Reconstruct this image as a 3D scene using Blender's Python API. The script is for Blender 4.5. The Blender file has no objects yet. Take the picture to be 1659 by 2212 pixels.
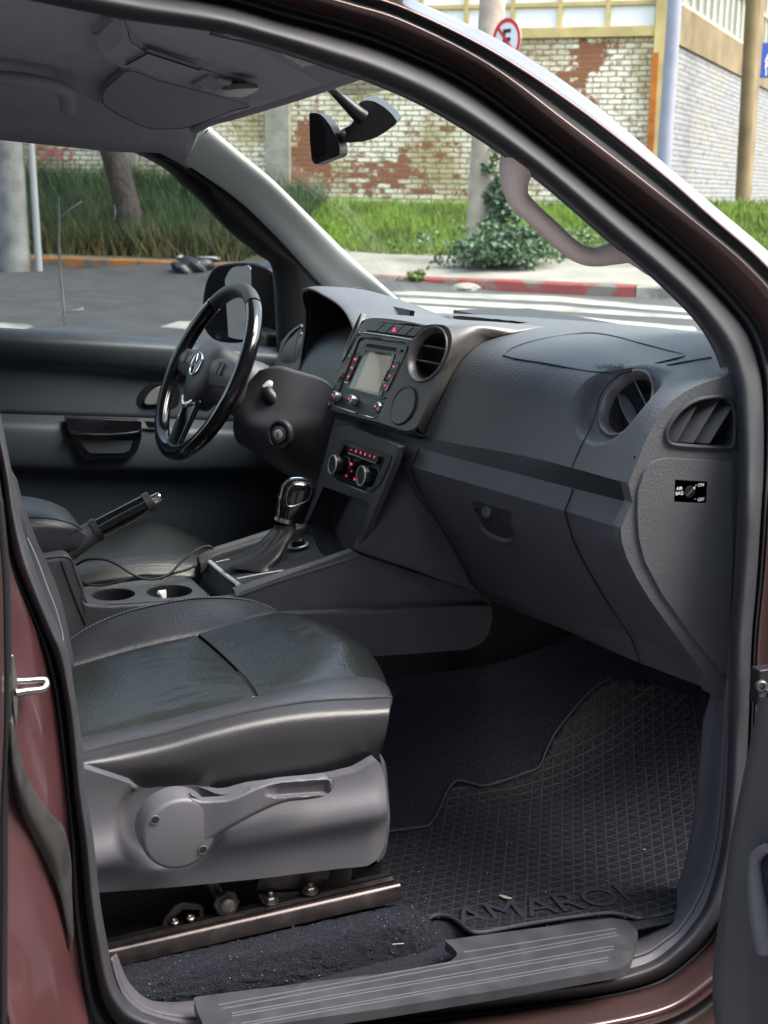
import bpy, bmesh, math, random
import numpy as np
from math import sin, cos, tan, radians, pi, sqrt, atan2
from mathutils import Vector, Matrix, noise
from mathutils.geometry import delaunay_2d_cdt
random.seed(7); np.random.seed(7)
S = bpy.context.scene
COL = S.collection

# ------------------------------------------------------------------ camera
CAM = Vector((0, -2.25, 1.52))
AZ, PITCH, ROLL, FPX = radians(23), radians(13.35), radians(.8), 2949.0
FW = Vector((sin(AZ)*cos(PITCH), cos(AZ)*cos(PITCH), -sin(PITCH)))
RT0 = Vector((cos(AZ), -sin(AZ), 0)); UP0 = RT0.cross(FW)
RT = RT0*cos(ROLL) + UP0*sin(ROLL); UP = UP0*cos(ROLL) - RT0*sin(ROLL)
cd = bpy.data.cameras.new('camera'); cam = bpy.data.objects.new('camera', cd); COL.objects.link(cam)
cam.matrix_world = Matrix(((RT.x, UP.x, -FW.x, CAM.x), (RT.y, UP.y, -FW.y, CAM.y), (RT.z, UP.z, -FW.z, CAM.z), (0, 0, 0, 1)))
cd.sensor_fit = 'VERTICAL'; cd.sensor_height = 36; cd.lens = 48; cd.clip_end = 500; cd.clip_start = .05
cd.dof.use_dof = True; cd.dof.focus_distance = 2.15; cd.dof.aperture_fstop = 11
S.camera = cam
S.render.resolution_x = 768; S.render.resolution_y = 1024

# ------------------------------------------------------------------ light
SUN_EL, SUN_AZ = radians(55), radians(128)
w = bpy.data.worlds.new('World'); S.world = w; w.use_nodes = True
nt = w.node_tree; bg = nt.nodes['Background']
sky = nt.nodes.new('ShaderNodeTexSky'); sky.sky_type = 'NISHITA'; sky.sun_disc = False
sky.sun_elevation = SUN_EL; sky.sun_rotation = SUN_AZ; sky.air_density = 1.6; sky.dust_density = 4; sky.ozone_density = 1.0
hs = nt.nodes.new('ShaderNodeHueSaturation'); hs.inputs['Saturation'].default_value = .72
nt.links.new(sky.outputs[0], hs.inputs['Color']); nt.links.new(hs.outputs[0], bg.inputs[0])
bg.inputs[1].default_value = .15
sl = bpy.data.lights.new('sun', 'SUN'); sl.energy = 1.0; sl.angle = radians(40); sl.color = (1, .96, .9)
so = bpy.data.objects.new('sun', sl); COL.objects.link(so)
# sun direction: nishita rotation measured from +Y clockwise
sd = Vector((sin(SUN_AZ)*cos(SUN_EL), cos(SUN_AZ)*cos(SUN_EL), sin(SUN_EL)))
so.rotation_euler = sd.to_track_quat('Z', 'Y').to_euler(); so.location = (0, -3, 8)
S.view_settings.view_transform = 'Standard'; S.view_settings.look = 'None'
S.view_settings.exposure = 2.1; S.view_settings.gamma = 1

# ------------------------------------------------------------------ geometry helpers
def dray(u, v):
    return FW + RT*((u-829.5)/FPX) - UP*((v-1106)/FPX)
def pt(u, v, y):
    d = dray(u, v); return CAM + d*((y-CAM.y)/d.y)
def ptx(u, v, x):
    d = dray(u, v); return CAM + d*((x-CAM.x)/d.x)
def ptz(u, v, z):
    d = dray(u, v); return CAM + d*((z-CAM.z)/d.z)
def proj(q):
    d = Vector(q)-CAM; z = d.dot(FW); return (829.5+FPX*d.dot(RT)/z, 1106-FPX*d.dot(UP)/z)
def Y(c): return lambda u, v: pt(u, v, c)
def PL(p, n):
    p = Vector(p); n = Vector(n)
    def f(u, v):
        d = dray(u, v); return CAM + d*((p-CAM).dot(n)/d.dot(n))
    return f
def IMP(fn, t0=1.0, t1=5.0, steps=60):
    """first place where fn(p) turns <=0 along the sight line"""
    def f(u, v):
        d = dray(u, v); a = t0; fa = fn(CAM+d*a)
        for i in range(1, steps+1):
            b = t0+(t1-t0)*i/steps; fb = fn(CAM+d*b)
            if fb <= 0:
                for _ in range(22):
                    m = (a+b)/2
                    if fn(CAM+d*m) <= 0: b = m
                    else: a = m
                return CAM+d*b
            a = b
        return CAM+d*t1
    return f
def nrm(el, az=0):
    e, z = radians(el), radians(az); return Vector((-cos(e)*cos(z), -cos(e)*sin(z), sin(e)))
def P3(row):
    return [Vector(q) if isinstance(q, Vector) else pt(*q) for q in row]

def cr(p0, p1, p2, p3, t):
    return .5*((2*p1)+(-p0+p2)*t+(2*p0-5*p1+4*p2-p3)*t*t+(-p0+3*p1-3*p2+p3)*t*t*t)
def spl(pts, n, closed=False, arc=False):
    P = np.array([list(q) for q in pts], float)
    m = len(P)
    if m == 2 and not closed:
        t = np.linspace(0, 1, n)[:, None]; return P[0]*(1-t)+P[1]*t
    if arc:
        dd = spl(pts, 40*m, closed)
        if closed: dd = np.vstack([dd, dd[:1]])
        L = np.r_[0, np.cumsum(np.linalg.norm(np.diff(dd, axis=0), axis=1))]
        s = np.linspace(0, L[-1], n+1)[:-1] if closed else np.linspace(0, L[-1], n)
        return np.array([np.interp(s, L, dd[:, k]) for k in range(dd.shape[1])]).T
    out = []
    for i in range(n):
        s = i/n*m if closed else i/(n-1)*(m-1)
        k = int(s); t = s-k
        if not closed and k >= m-1: k, t = m-2, 1.0
        g = (lambda j: P[j % m]) if closed else (lambda j: P[min(max(j, 0), m-1)] if 0 <= j < m else (2*P[0]-P[1] if j < 0 else 2*P[-1]-P[-2]))
        out.append(cr(g(k-1), g(k), g(k+1), g(k+2), t))
    return np.array(out)
def lin(pts, n, closed=False):
    P = np.array([list(q) for q in pts], float)
    if closed: P = np.vstack([P, P[:1]])
    L = np.r_[0, np.cumsum(np.linalg.norm(np.diff(P, axis=0), axis=1))]
    s = np.linspace(0, L[-1], n+1)[:-1] if closed else np.linspace(0, L[-1], n)
    return np.array([np.interp(s, L, P[:, k]) for k in range(P.shape[1])]).T
def rnd(poly, r, n=5):
    """round the corners of a 2-D (px) polygon"""
    out = []; m = len(poly); P = [np.array(p[:2], float) for p in poly]
    for i in range(m):
        a, b, c = P[i-1], P[i], P[(i+1) % m]
        ra = min(r, np.linalg.norm(a-b)*.45); rc = min(r, np.linalg.norm(c-b)*.45)
        p = b+(a-b)/max(np.linalg.norm(a-b), 1e-6)*ra; q = b+(c-b)/max(np.linalg.norm(c-b), 1e-6)*rc
        for k in range(n+1):
            t = k/n; out.append(tuple((1-t)**2*p+2*t*(1-t)*b+t*t*q))
    return out
def sp2(poly, n=60): return [tuple(q) for q in spl(poly, n, closed=True, arc=True)]

def setp(o, parent, label=None):
    if parent is not None: o.parent = parent
    if label: o['label'] = label
    return o
def mk(name, V, Fc, mat, parent=None, smooth=True, sharp=40, label=None, bevel=0, seg=2, solid=0, soff=0, sub=0):
    me = bpy.data.meshes.new(name)
    me.from_pydata([tuple(v) for v in V], [], [tuple(int(i) for i in f) for f in Fc]); me.validate(); me.update()
    bm = bmesh.new(); bm.from_mesh(me); bmesh.ops.recalc_face_normals(bm, faces=bm.faces); bm.to_mesh(me); bm.free()
    if smooth:
        me.polygons.foreach_set('use_smooth', [True]*len(me.polygons))
        if sharp < 180: me.set_sharp_from_angle(angle=radians(sharp))
    o = bpy.data.objects.new(name, me); COL.objects.link(o)
    if mat: me.materials.append(mat)
    setp(o, parent, label)
    if solid:
        m = o.modifiers.new('s', 'SOLIDIFY'); m.thickness = solid; m.offset = soff
    if bevel:
        m = o.modifiers.new('b', 'BEVEL'); m.width = bevel; m.segments = seg; m.limit_method = 'ANGLE'; m.angle_limit = radians(38); m.harden_normals = False
    if sub:
        m = o.modifiers.new('u', 'SUBSURF'); m.levels = sub; m.render_levels = sub
    return o
def grid(R, closed_u=False, closed_v=False):
    R = np.array(R); a, b = R.shape[:2]; V = R.reshape(-1, 3); Fc = []
    for i in range(a-(0 if closed_v else 1)):
        for j in range(b-(0 if closed_u else 1)):
            Fc.append((i*b+j, i*b+(j+1) % b, ((i+1) % a)*b+(j+1) % b, ((i+1) % a)*b+j))
    return V, Fc
def loft(name, rows, mat, parent=None, n=60, m=0, closed=False, across='spl', arc=False, cut=None, closed_v=False, warp=None, **k):
    """rows: list of curves (each list of (u,v,y) or Vector). n samples along, m samples across"""
    R = [spl(P3(r), n, closed=closed, arc=arc) for r in rows]
    R = np.array(R)
    if m and m > len(rows):
        f = spl if across == 'spl' else lin
        R = np.array([f(R[:, j], m, closed=closed_v) if across == 'spl' else lin(R[:, j], m, closed_v) for j in range(R.shape[1])]).transpose(1, 0, 2)
    V, Fc = grid(R, closed_u=closed, closed_v=closed_v)
    if warp: V = np.array([warp(Vector(v)) for v in V])
    if cut: Fc = [f for f in Fc if not cut(Vector(np.mean([V[i] for i in f], axis=0)))]
    return mk(name, V, Fc, mat, parent, **k)
def pip(x, y, poly):
    c = False; n = len(poly); j = n-1
    for i in range(n):
        xi, yi = poly[i]; xj, yj = poly[j]
        if (yi > y) != (yj > y) and x < (xj-xi)*(y-yi)/(yj-yi)+xi: c = not c
        j = i
    return c
def panel(name, outline, surf, mat, parent=None, push=(0, .004, 0), step=14, holes=(), bevel=0, back=False, dense=None, rings=(), **k):
    """fills a px outline, laid on surf, given thickness along push"""
    out = [tuple(map(float, p[:2])) for p in outline]
    loops = [out]+[[tuple(map(float, p[:2])) for p in h] for h in holes]
    co = []; ed = []
    for L in loops:
        b = len(co); co += [Vector(p) for p in L]; ed += [(b+i, b+(i+1) % len(L)) for i in range(len(L))]
    nb = len(co); xs = [p[0] for p in out]; ys = [p[1] for p in out]
    allp = np.array([tuple(c) for c in co])
    y = min(ys)+step*.5; r = 0
    while y < max(ys):
        x = min(xs)+step*(.5 if r % 2 else 1.0)
        while x < max(xs):
            if pip(x, y, out) and not any(pip(x, y, h) for h in loops[1:]):
                if np.min(np.hypot(allp[:, 0]-x, allp[:, 1]-y)) > step*.45: co.append(Vector((x, y)))
            x += step
        y += step*.87; r += 1
    for rg_ in rings:
        P_ = lin(out, int(len(out)*1.2), closed=True); T_ = np.roll(P_, -1, 0)-np.roll(P_, 1, 0); T_ /= np.linalg.norm(T_, axis=1)[:, None]
        N_2 = np.c_[-T_[:, 1], T_[:, 0]]
        if not pip(*(P_[0]+N_2[0]*2), out): N_2 = -N_2
        Q_ = P_+N_2*rg_
        for q_ in Q_:
            if pip(q_[0], q_[1], out) and np.min(np.hypot(P_[:, 0]-q_[0], P_[:, 1]-q_[1])) > rg_*.9: co.append(Vector(q_))
    v2, e2, f2, *_ = delaunay_2d_cdt(co, ed, [], 0, 1e-5)
    F = []
    for f in f2:
        cx = sum(v2[i][0] for i in f)/3; cy = sum(v2[i][1] for i in f)/3
        if pip(cx, cy, out) and not any(pip(cx, cy, h) for h in loops[1:]): F.append(tuple(f))
    V = [surf(p[0], p[1]) for p in v2]
    V = [Vector(q) for q in V]
    if push is not None:
        pv = Vector(push); N = len(V)
        V2 = V+[q+pv for q in V]
        ec = {}
        for f in F:
            for i in range(3):
                a, b = f[i], f[(i+1) % 3]
                ec[(a, b)] = 1
        W = [(a, b, b+N, a+N) for (a, b) in ec if (b, a) not in ec]
        F = F+[tuple(i+N for i in f[::-1]) for f in F]+W; V = V2
    return mk(name, V, F, mat, parent, bevel=bevel, **k)
def tube(name, path, r, mat, parent=None, n=None, sec=10, closed=False, flat=None, smooth_path=True, caps=True, **k):
    """path 3-D points; r float or list; flat=(axis Vector, factor) squashes the section along axis"""
    P = P3(path)
    n = n or max(8, len(P)*6)
    Q = spl(P, n, closed=closed) if smooth_path else np.array([list(q) for q in P])
    n = len(Q)
    if isinstance(r, (int, float)): rr = np.full(n, float(r))
    else: rr = np.interp(np.linspace(0, 1, n), np.linspace(0, 1, len(r)), r)
    T = np.gradient(Q, axis=0) if not closed else (np.roll(Q, -1, 0)-np.roll(Q, 1, 0))
    T /= np.linalg.norm(T, axis=1)[:, None]+1e-12
    up = np.array([0, 0, 1.]) if abs(T[0][2]) < .9 else np.array([1., 0, 0])
    N = up-T[0]*up.dot(T[0]); N /= np.linalg.norm(N); rows = []
    for i in range(n):
        N = N-T[i]*N.dot(T[i]); N /= np.linalg.norm(N); B = np.cross(T[i], N)
        ring = []
        for j in range(sec):
            a = 2*pi*j/sec; off = (N*cos(a)+B*sin(a))*rr[i]
            if flat:
                ax = np.array(flat[0]); ax = ax/np.linalg.norm(ax); off = off-ax*off.dot(ax)*(1-flat[1])
            ring.append(Q[i]+off)
        rows.append(ring)
    V, Fc = grid(rows, closed_u=True, closed_v=closed)
    if not closed and caps:
        Fc = list(Fc)+[tuple(range(sec))[::-1], tuple((n-1)*sec+j for j in range(sec))]
    return mk(name, V, Fc, mat, parent, **k)
def frame_of(n, up=(0, 0, 1)):
    n = Vector(n).normalized(); u = Vector(up); x = u.cross(n)
    if x.length < 1e-4: x = Vector((1, 0, 0)).cross(n)
    x.normalize(); y = n.cross(x); return x, y, n
def lathe(name, prof, c, n, mat, parent=None, sec=40, ex=1, ey=1, caps=True, **k):
    """prof list of (radius, height along n)"""
    x, y, n = frame_of(n); c = Vector(c); rows = []
    for r, h in prof:
        rows.append([c+n*h+(x*cos(2*pi*j/sec)*ex+y*sin(2*pi*j/sec)*ey)*r for j in range(sec)])
    V, Fc = grid(np.array([[list(q) for q in r] for r in rows]), closed_u=True)
    Fc = list(Fc)
    if caps and prof[0][0] > 1e-6: Fc.append(tuple(range(sec)))
    if caps and prof[-1][0] > 1e-6: Fc.append(tuple((len(prof)-1)*sec+j for j in range(sec)))
    return mk(name, V, Fc, mat, parent, **k)
class MB:
    def __init__(s): s.V = []; s.F = []
    def add(s, V, F):
        b = len(s.V); s.V += [tuple(v) for v in V]; s.F += [tuple(i+b for i in f) for f in F]
    def box(s, c, size, X=(1, 0, 0), Yv=(0, 1, 0), Z=(0, 0, 1)):
        c = Vector(c); X = Vector(X).normalized()*size[0]/2; Yv = Vector(Yv).normalized()*size[1]/2; Z = Vector(Z).normalized()*size[2]/2
        s.add([c+X*i+Yv*j+Z*k for k in (-1, 1) for j in (-1, 1) for i in (-1, 1)],
              [(0, 2, 3, 1), (4, 5, 7, 6), (0, 1, 5, 4), (2, 6, 7, 3), (0, 4, 6, 2), (1, 3, 7, 5)])
    def hexa(s, P): s.add(P, [(0, 3, 2, 1), (4, 5, 6, 7), (0, 1, 5, 4), (1, 2, 6, 5), (2, 3, 7, 6), (3, 0, 4, 7)])
    def go(s, name, mat, parent=None, **k): return mk(name, s.V, s.F, mat, parent, **k)
def box(name, c, size, mat, parent=None, X=(1, 0, 0), Yv=(0, 1, 0), Z=(0, 0, 1), bevel=.002, **k):
    b = MB(); b.box(c, size, X, Yv, Z); return b.go(name, mat, parent, bevel=bevel, **k)
def text(name, s, c, xd, yd, size, mat, parent=None, ext=.0004, align='CENTER', bold=0, label=None):
    cu = bpy.data.curves.new(name, 'FONT'); cu.body = s; cu.size = size; cu.extrude = ext; cu.align_x = align; cu.align_y = 'CENTER'; cu.offset = bold
    tmp = bpy.data.objects.new(name+'_t', cu); COL.objects.link(tmp)
    dg = bpy.context.evaluated_depsgraph_get(); me = bpy.data.meshes.new_from_object(tmp.evaluated_get(dg))
    bpy.data.objects.remove(tmp)
    x = Vector(xd).normalized(); y = Vector(yd); y = (y-x*y.dot(x)).normalized(); z = x.cross(y)
    M = Matrix(((x.x, y.x, z.x, c[0]), (x.y, y.y, z.y, c[1]), (x.z, y.z, z.z, c[2]), (0, 0, 0, 1)))
    me.transform(M); me.materials.clear(); me.materials.append(mat)
    o = bpy.data.objects.new(name, me); COL.objects.link(o); return setp(o, parent, label)
def empty(name, loc, parent=None, label=None):
    o = bpy.data.objects.new(name, None); COL.objects.link(o); o.location = loc; o.empty_display_size = .1
    return setp(o, parent, label)
def tag(o, label=None, cat=None, group=None, kind=None):
    if label: o['label'] = label
    if cat: o['category'] = cat
    if group: o['group'] = group
    if kind: o['kind'] = kind
    return o

# ------------------------------------------------------------------ materials
def M(name, col, rough=.5, metal=0, coat=0, spec=.5, bump=None, vary=0, vscale=30, sheen=0, emit=None, estr=0, coat_rough=.05):
    m = bpy.data.materials.new(name); m.use_nodes = True; t = m.node_tree; b = t.nodes['Principled BSDF']
    b.inputs['Base Color'].default_value = (*col, 1); b.inputs['Roughness'].default_value = rough
    b.inputs['Metallic'].default_value = metal; b.inputs['Coat Weight'].default_value = coat; b.inputs['Coat Roughness'].default_value = coat_rough
    b.inputs['Specular IOR Level'].default_value = spec; b.inputs['Sheen Weight'].default_value = sheen
    if emit: b.inputs['Emission Color'].default_value = (*emit, 1); b.inputs['Emission Strength'].default_value = estr
    tc = t.nodes.new('ShaderNodeTexCoord'); co = tc.outputs['Object']
    if vary:
        nz = t.nodes.new('ShaderNodeTexNoise'); nz.inputs['Scale'].default_value = vscale; nz.inputs['Detail'].default_value = 6
        t.links.new(co, nz.inputs['Vector'])
        mr = t.nodes.new('ShaderNodeMapRange'); mr.inputs['To Min'].default_value = 1-vary; mr.inputs['To Max'].default_value = 1+vary
        mr.inputs['From Min'].default_value = .3; mr.inputs['From Max'].default_value = .7
        t.links.new(nz.outputs['Fac'], mr.inputs['Value'])
        mx = t.nodes.new('ShaderNodeVectorMath'); mx.operation = 'SCALE'; mx.inputs[0].default_value = col
        t.links.new(mr.outputs[0], mx.inputs['Scale']); t.links.new(mx.outputs[0], b.inputs['Base Color'])
        mr2 = t.nodes.new('ShaderNodeMapRange'); mr2.inputs['To Min'].default_value = max(0, rough-vary*.25); mr2.inputs['To Max'].default_value = min(1, rough+vary*.25)
        mr2.inputs['From Min'].default_value = .3; mr2.inputs['From Max'].default_value = .7
        t.links.new(nz.outputs['Fac'], mr2.inputs['Value']); t.links.new(mr2.outputs[0], b.inputs['Roughness'])
    prev = None
    for kind, sc, st, dist in (bump or []):
        if kind == 'voro':
            n = t.nodes.new('ShaderNodeTexVoronoi'); n.feature = 'SMOOTH_F1'; n.inputs['Scale'].default_value = sc; o = n.outputs['Distance']
        elif kind == 'noise':
            n = t.nodes.new('ShaderNodeTexNoise'); n.inputs['Scale'].default_value = sc; n.inputs['Detail'].default_value = 5; o = n.outputs['Fac']
        elif kind == 'wrinkle':
            n = t.nodes.new('ShaderNodeTexNoise'); n.inputs['Scale'].default_value = sc; n.inputs['Detail'].default_value = 3; n.inputs['Distortion'].default_value = 1.2; o = n.outputs['Fac']
        elif kind == 'weave':
            n = t.nodes.new('ShaderNodeTexWave'); n.inputs['Scale'].default_value = sc; o = n.outputs['Fac']
        t.links.new(co, n.inputs['Vector'])
        bp = t.nodes.new('ShaderNodeBump'); bp.inputs['Strength'].default_value = st; bp.inputs['Distance'].default_value = dist
        t.links.new(o, bp.inputs['Height'])
        if prev: t.links.new(prev, bp.inputs['Normal'])
        prev = bp.outputs[0]
    if prev: t.links.new(prev, b.inputs['Normal'])
    return m
GR = [('voro', 340, .8, .0008)]
GS = [('noise', 500, .3, .0004)]
FG = [('noise', 600, .4, .0007)]
plastic = M('dash plastic', (.082, .085, .093), .48, bump=GR, vary=.08, vscale=12)
plastic_lt = M('light grey plastic', (.088, .087, .100), .42, bump=FG, vary=.1, vscale=9)
plastic_dk = M('dark plastic', (.030, .032, .038), .5, bump=FG)
plastic_mid = M('lower dash plastic', (.074, .072, .084), .5, bump=FG, vary=.08, vscale=12)
door_pl = M('door trim dark', (.047, .058, .074), .5, bump=GS, vary=.06, vscale=9)
black = M('black plastic', (.008, .008, .01), .4)
void = M('void black', (.003, .003, .004), .8)
gloss = M('gloss black', (.006, .006, .008), .12, coat=.5)
satin = M('satin grey trim', (.15, .14, .14), .36, metal=.35, bump=FG)
podface = M('centre stack grey', (.075, .070, .069), .42, metal=.1, bump=FG)
rubber = M('seal rubber', (.024, .025, .031), .58, vary=.15, vscale=25, bump=[('noise', 60, .15, .002)])
rubber_dk = M('black rubber', (.010, .010, .013), .5)
leather = M('seat leather', (.020, .023, .0225), .30, vary=.12, vscale=8, bump=[('wrinkle', 4, .16, .02), ('voro', 260, .5, .0009)])
leather_b = M('bolster leather', (.040, .042, .048), .38, vary=.1, vscale=12, bump=[('noise', 12, .2, .006), ('voro', 330, .6, .0008)])
leather_s = M('side leather', (.027, .0265, .030), .38, vary=.1, vscale=6, bump=[('noise', 6, .25, .014), ('voro', 380, .3, .0005)])
stitch = M('stitch thread', (.30, .30, .33), .7)
silver = M('silver trim', (.62, .66, .65), .25, metal=.3)
striker_m = M('striker steel', (.30, .30, .29), .28, metal=1)
chrome = M('chrome', (.75, .76, .78), .14, metal=1)
satinchrome = M('satin chrome', (.55, .56, .58), .3, metal=1)
steel = M('dark steel rail', (.10, .085, .085), .4, metal=.9, vary=.3, vscale=40, bump=[('noise', 30, .1, .002)])
steel_r = M('bracket steel', (.10, .085, .085), .4, metal=.8, vary=.35, vscale=60)
bolt = M('zinc bolt', (.20, .19, .18), .42, metal=1, vary=.3, vscale=90)
headl = M('headliner fabric', (.36, .335, .38), .9, vary=.06, vscale=60, bump=[('noise', 1400, .4, .0004)])
headd = M('visor fabric', (.28, .26, .295), .85, bump=FG)
apil = M('pillar trim', (.55, .58, .57), .62, bump=FG)
screen = M('screen', (.50, .37, .25), .18, coat=.4)  # tan base colour stands in for a reflection on the glass
red_led = M('red backlight', (.5, .02, .04), .5, emit=(1, .05, .12), estr=.55)
white_ink = M('white print', (.75, .75, .77), .6)
grey_ink = M('grey print', (.25, .25, .27), .6)
carpet = M('carpet', (.018, .020, .027), .95, spec=.15, vary=.5, vscale=240, bump=[('noise', 420, .9, .004)])
paint = M('brown paint', (.085, .048, .046), .34, metal=.5, coat=.55, vary=.05, vscale=6, bump=[('noise', 700, .05, .0003)])
jamb_paint = M('jamb paint', (.110, .043, .047), .36, metal=.35, coat=1, vary=.08, vscale=14, bump=[('noise', 350, .12, .0004)], coat_rough=.08)
handle_br = M('grab handle plastic', (.84, .70, .66), .5, bump=FG)

def glass_mat(name, tint, refl=.9, rough=.0):
    m = bpy.data.materials.new(name); m.use_nodes = True; t = m.node_tree
    for n in list(t.nodes): t.nodes.remove(n)
    o = t.nodes.new('ShaderNodeOutputMaterial'); mx = t.nodes.new('ShaderNodeMixShader'); tr = t.nodes.new('ShaderNodeBsdfTransparent')
    gl = t.nodes.new('ShaderNodeBsdfGlossy'); fr = t.nodes.new('ShaderNodeFresnel'); fr.inputs[0].default_value = 1.45
    tr.inputs[0].default_value = (*tint, 1); gl.inputs['Roughness'].default_value = rough
    mu = t.nodes.new('ShaderNodeMath'); mu.operation = 'MULTIPLY'; mu.inputs[1].default_value = refl
    t.links.new(fr.outputs[0], mu.inputs[0]); t.links.new(mu.outputs[0], mx.inputs[0])
    t.links.new(tr.outputs[0], mx.inputs[1]); t.links.new(gl.outputs[0], mx.inputs[2]); t.links.new(mx.outputs[0], o.inputs[0])
    return m
glass_ws = glass_mat('windscreen glass', (.90, .95, .92), .03)
glass_dr = glass_mat('door glass', (.46, .50, .50), .5)
mirror_m = M('mirror', (.8, .8, .8), .03, metal=1)

# ------------------------------------------------------------------ the truck
TR = empty('pickup_truck', (.5, 0, 0)); TR.location = (0, 0, 0)
tag(TR, 'brown pickup truck seen into its black leather cabin through the open front passenger door', 'pickup truck')
def part(name, label=None): return empty(name, (0, 0, 0), TR, label)

def yo(z): return -.78+.3*max(0, z-1.1)
def SO(off=0): return IMP(lambda p: yo(p.z)+off-p.y, 1.0, 3.2, 30)
_so = {}
def so_(u, v, off):
    k = round(off, 4)
    if k not in _so: _so[k] = SO(off)
    return _so[k](u, v)
# stations of the door opening: A seal inner edge, C seal outer edge, K channel outer edge
UPS = [((-300, -75), (-260, -140), (-250, -165), (-245, -190), (-240, -205), (-235, -225), (-225, -250)),
 ((-100, -28), (-70, -95), (-60, -125), (-50, -150), (-45, -170), (-40, -190), (-30, -215)),
 ((60, 0), (90, -65), (100, -98), (110, -125), (118, -145), (125, -160), (140, -188)),
 ((270, 42), (295, -22), (308, -55), (318, -80), (325, -98), (332, -115), (345, -140)),
 ((455, 68), (482, 12), (497, -22), (508, -48), (516, -65), (525, -82), (540, -105)),
 ((570, 95), (600, 46), (617, 12), (630, -15), (640, -30), (650, -48), (667, -72)),
 ((700, 137), (727, 80), (743, 46), (755, 20), (765, 3), (775, -14), (795, -38)),
 ((830, 183), (848, 120), (860, 88), (872, 58), (880, 40), (888, 24), (902, 5)),
 ((970, 252), (1003, 195), (1026, 170), (1049, 147), (1060, 132), (1072, 116), (1089, 94)),
 ((1150, 372), (1183, 328), (1202, 302), (1220, 279), (1236, 258), (1252, 236), (1269, 214)),
 ((1322, 518), (1356, 472), (1378, 444), (1399, 416), (1414, 396), (1429, 375), (1441, 360)),
 ((1420, 600), (1458, 558), (1482, 530), (1508, 500), (1521, 484), (1535, 468), (1550, 453)),
 ((1495, 673), (1540, 636), (1568, 612), (1600, 578), (1618, 566), (1636, 556), (1662, 548)),
 ((1552, 752), (1606, 715), (1640, 700), (1680, 670), (1700, 660), (1720, 650), (1750, 640)),
 ((1580, 820), (1636, 795), (1668, 785), (1720, 760), (1740, 755), (1770, 750), (1800, 745))]
RGT = [((1590, 880), (1646, 865), (1675, 858)), ((1597, 1000), (1648, 1000), (1668, 1000)), ((1596, 1106), (1643, 1106), (1660, 1106)),
 ((1588, 1250), (1634, 1250), (1650, 1250)), ((1577, 1382), (1623, 1382), (1637, 1382)), ((1573, 1550), (1617, 1550), (1630, 1550)),
 ((1568, 1701), (1609, 1701), (1622, 1701)), ((1556, 1832), (1594, 1838), (1606, 1842)), ((1526, 1944), (1565, 1956), (1580, 1962)),
 ((1492, 2000), (1530, 2022), (1545, 2034)), ((1455, 2040), (1484, 2070), (1494, 2084)), ((1400, 2078), (1418, 2115), (1424, 2130)),
 ((1296, 2107), (1302, 2145), (1305, 2160)), ((1100, 2132), (1104, 2172), (1106, 2190)), ((829, 2163), (833, 2203), (834, 2222)),
 ((640, 2195), (642, 2235), (643, 2256)), ((500, 2222), (495, 2260), (490, 2282)), ((390, 2208), (372, 2245), (360, 2270)),
 ((310, 2185), (268, 2220), (225, 2245)), ((268, 2152), (228, 2172), (182, 2190))]
BPL = [((246, 2110), (211, 2118), (168, 2124)), ((232, 2041), (197, 2041), (158, 2045)), ((215, 1942), (184, 1942), (147, 1945)),
 ((203, 1826), (174, 1826), (145, 1826)), ((186, 1710), (159, 1710), (137, 1710)), ((174, 1586), (148, 1586), (122, 1586)),
 ((161, 1495), (136, 1495), (110, 1495)), ((147, 1410), (116, 1413), (92, 1415)), ((126, 1360), (93, 1362), (78, 1364)),
 ((97, 1290), (65, 1292), (49, 1294)), ((66, 1200), (32, 1205), (9, 1210)), ((41, 1106), (15, 1110), (-3, 1115)),
 ((25, 1019), (5, 1025), (-14, 1030)), ((0, 893), (-22, 900), (-40, 905)), ((-28, 760), (-58, 770), (-75, 780)),
 ((-80, 560), (-110, 560), (-130, 560)), ((-190, 300), (-220, 300), (-240, 300))]
LOOP = [s[:3] for s in UPS]+RGT+BPL
mixp = lambda a, b, t: (a[0]*(1-t)+b[0]*t, a[1]*(1-t)+b[1]*t)
def srow(st, f, off): return [so_(*f(s), off) for s in st]
NL = 420
seal = part('door_seal')
rows = [srow(LOOP, lambda s: s[0], .014), srow(LOOP, lambda s: mixp(s[0], s[1], .12), -.010), srow(LOOP, lambda s: mixp(s[0], s[1], .42), -.024),
        srow(LOOP, lambda s: mixp(s[0], s[1], .72), -.020), srow(LOOP, lambda s: mixp(s[0], s[1], .95), -.004), srow(LOOP, lambda s: s[1], .014)]
rows.append([(Vector(a)+Vector(b))/2+Vector((0, .012, 0)) for a, b in zip(rows[0], rows[-1])])
loft('rubber_tube', rows, rubber, seal, n=NL, m=26, closed=True, closed_v=True, sharp=180)
rows = [srow(LOOP, lambda s: mixp(s[0], s[1], .8), .016), srow(LOOP, lambda s: mixp(s[1], s[2], .15), .012), srow(LOOP, lambda s: mixp(s[1], s[2], .5), .000),
        srow(LOOP, lambda s: mixp(s[1], s[2], .8), .008), srow(LOOP, lambda s: s[2], .004), srow(LOOP, lambda s: mixp(s[1], s[2], 1.15), .01)]
loft('seal_channel', rows, rubber_dk, seal, n=NL, m=18, closed=True, solid=.002, sharp=180)
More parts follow.
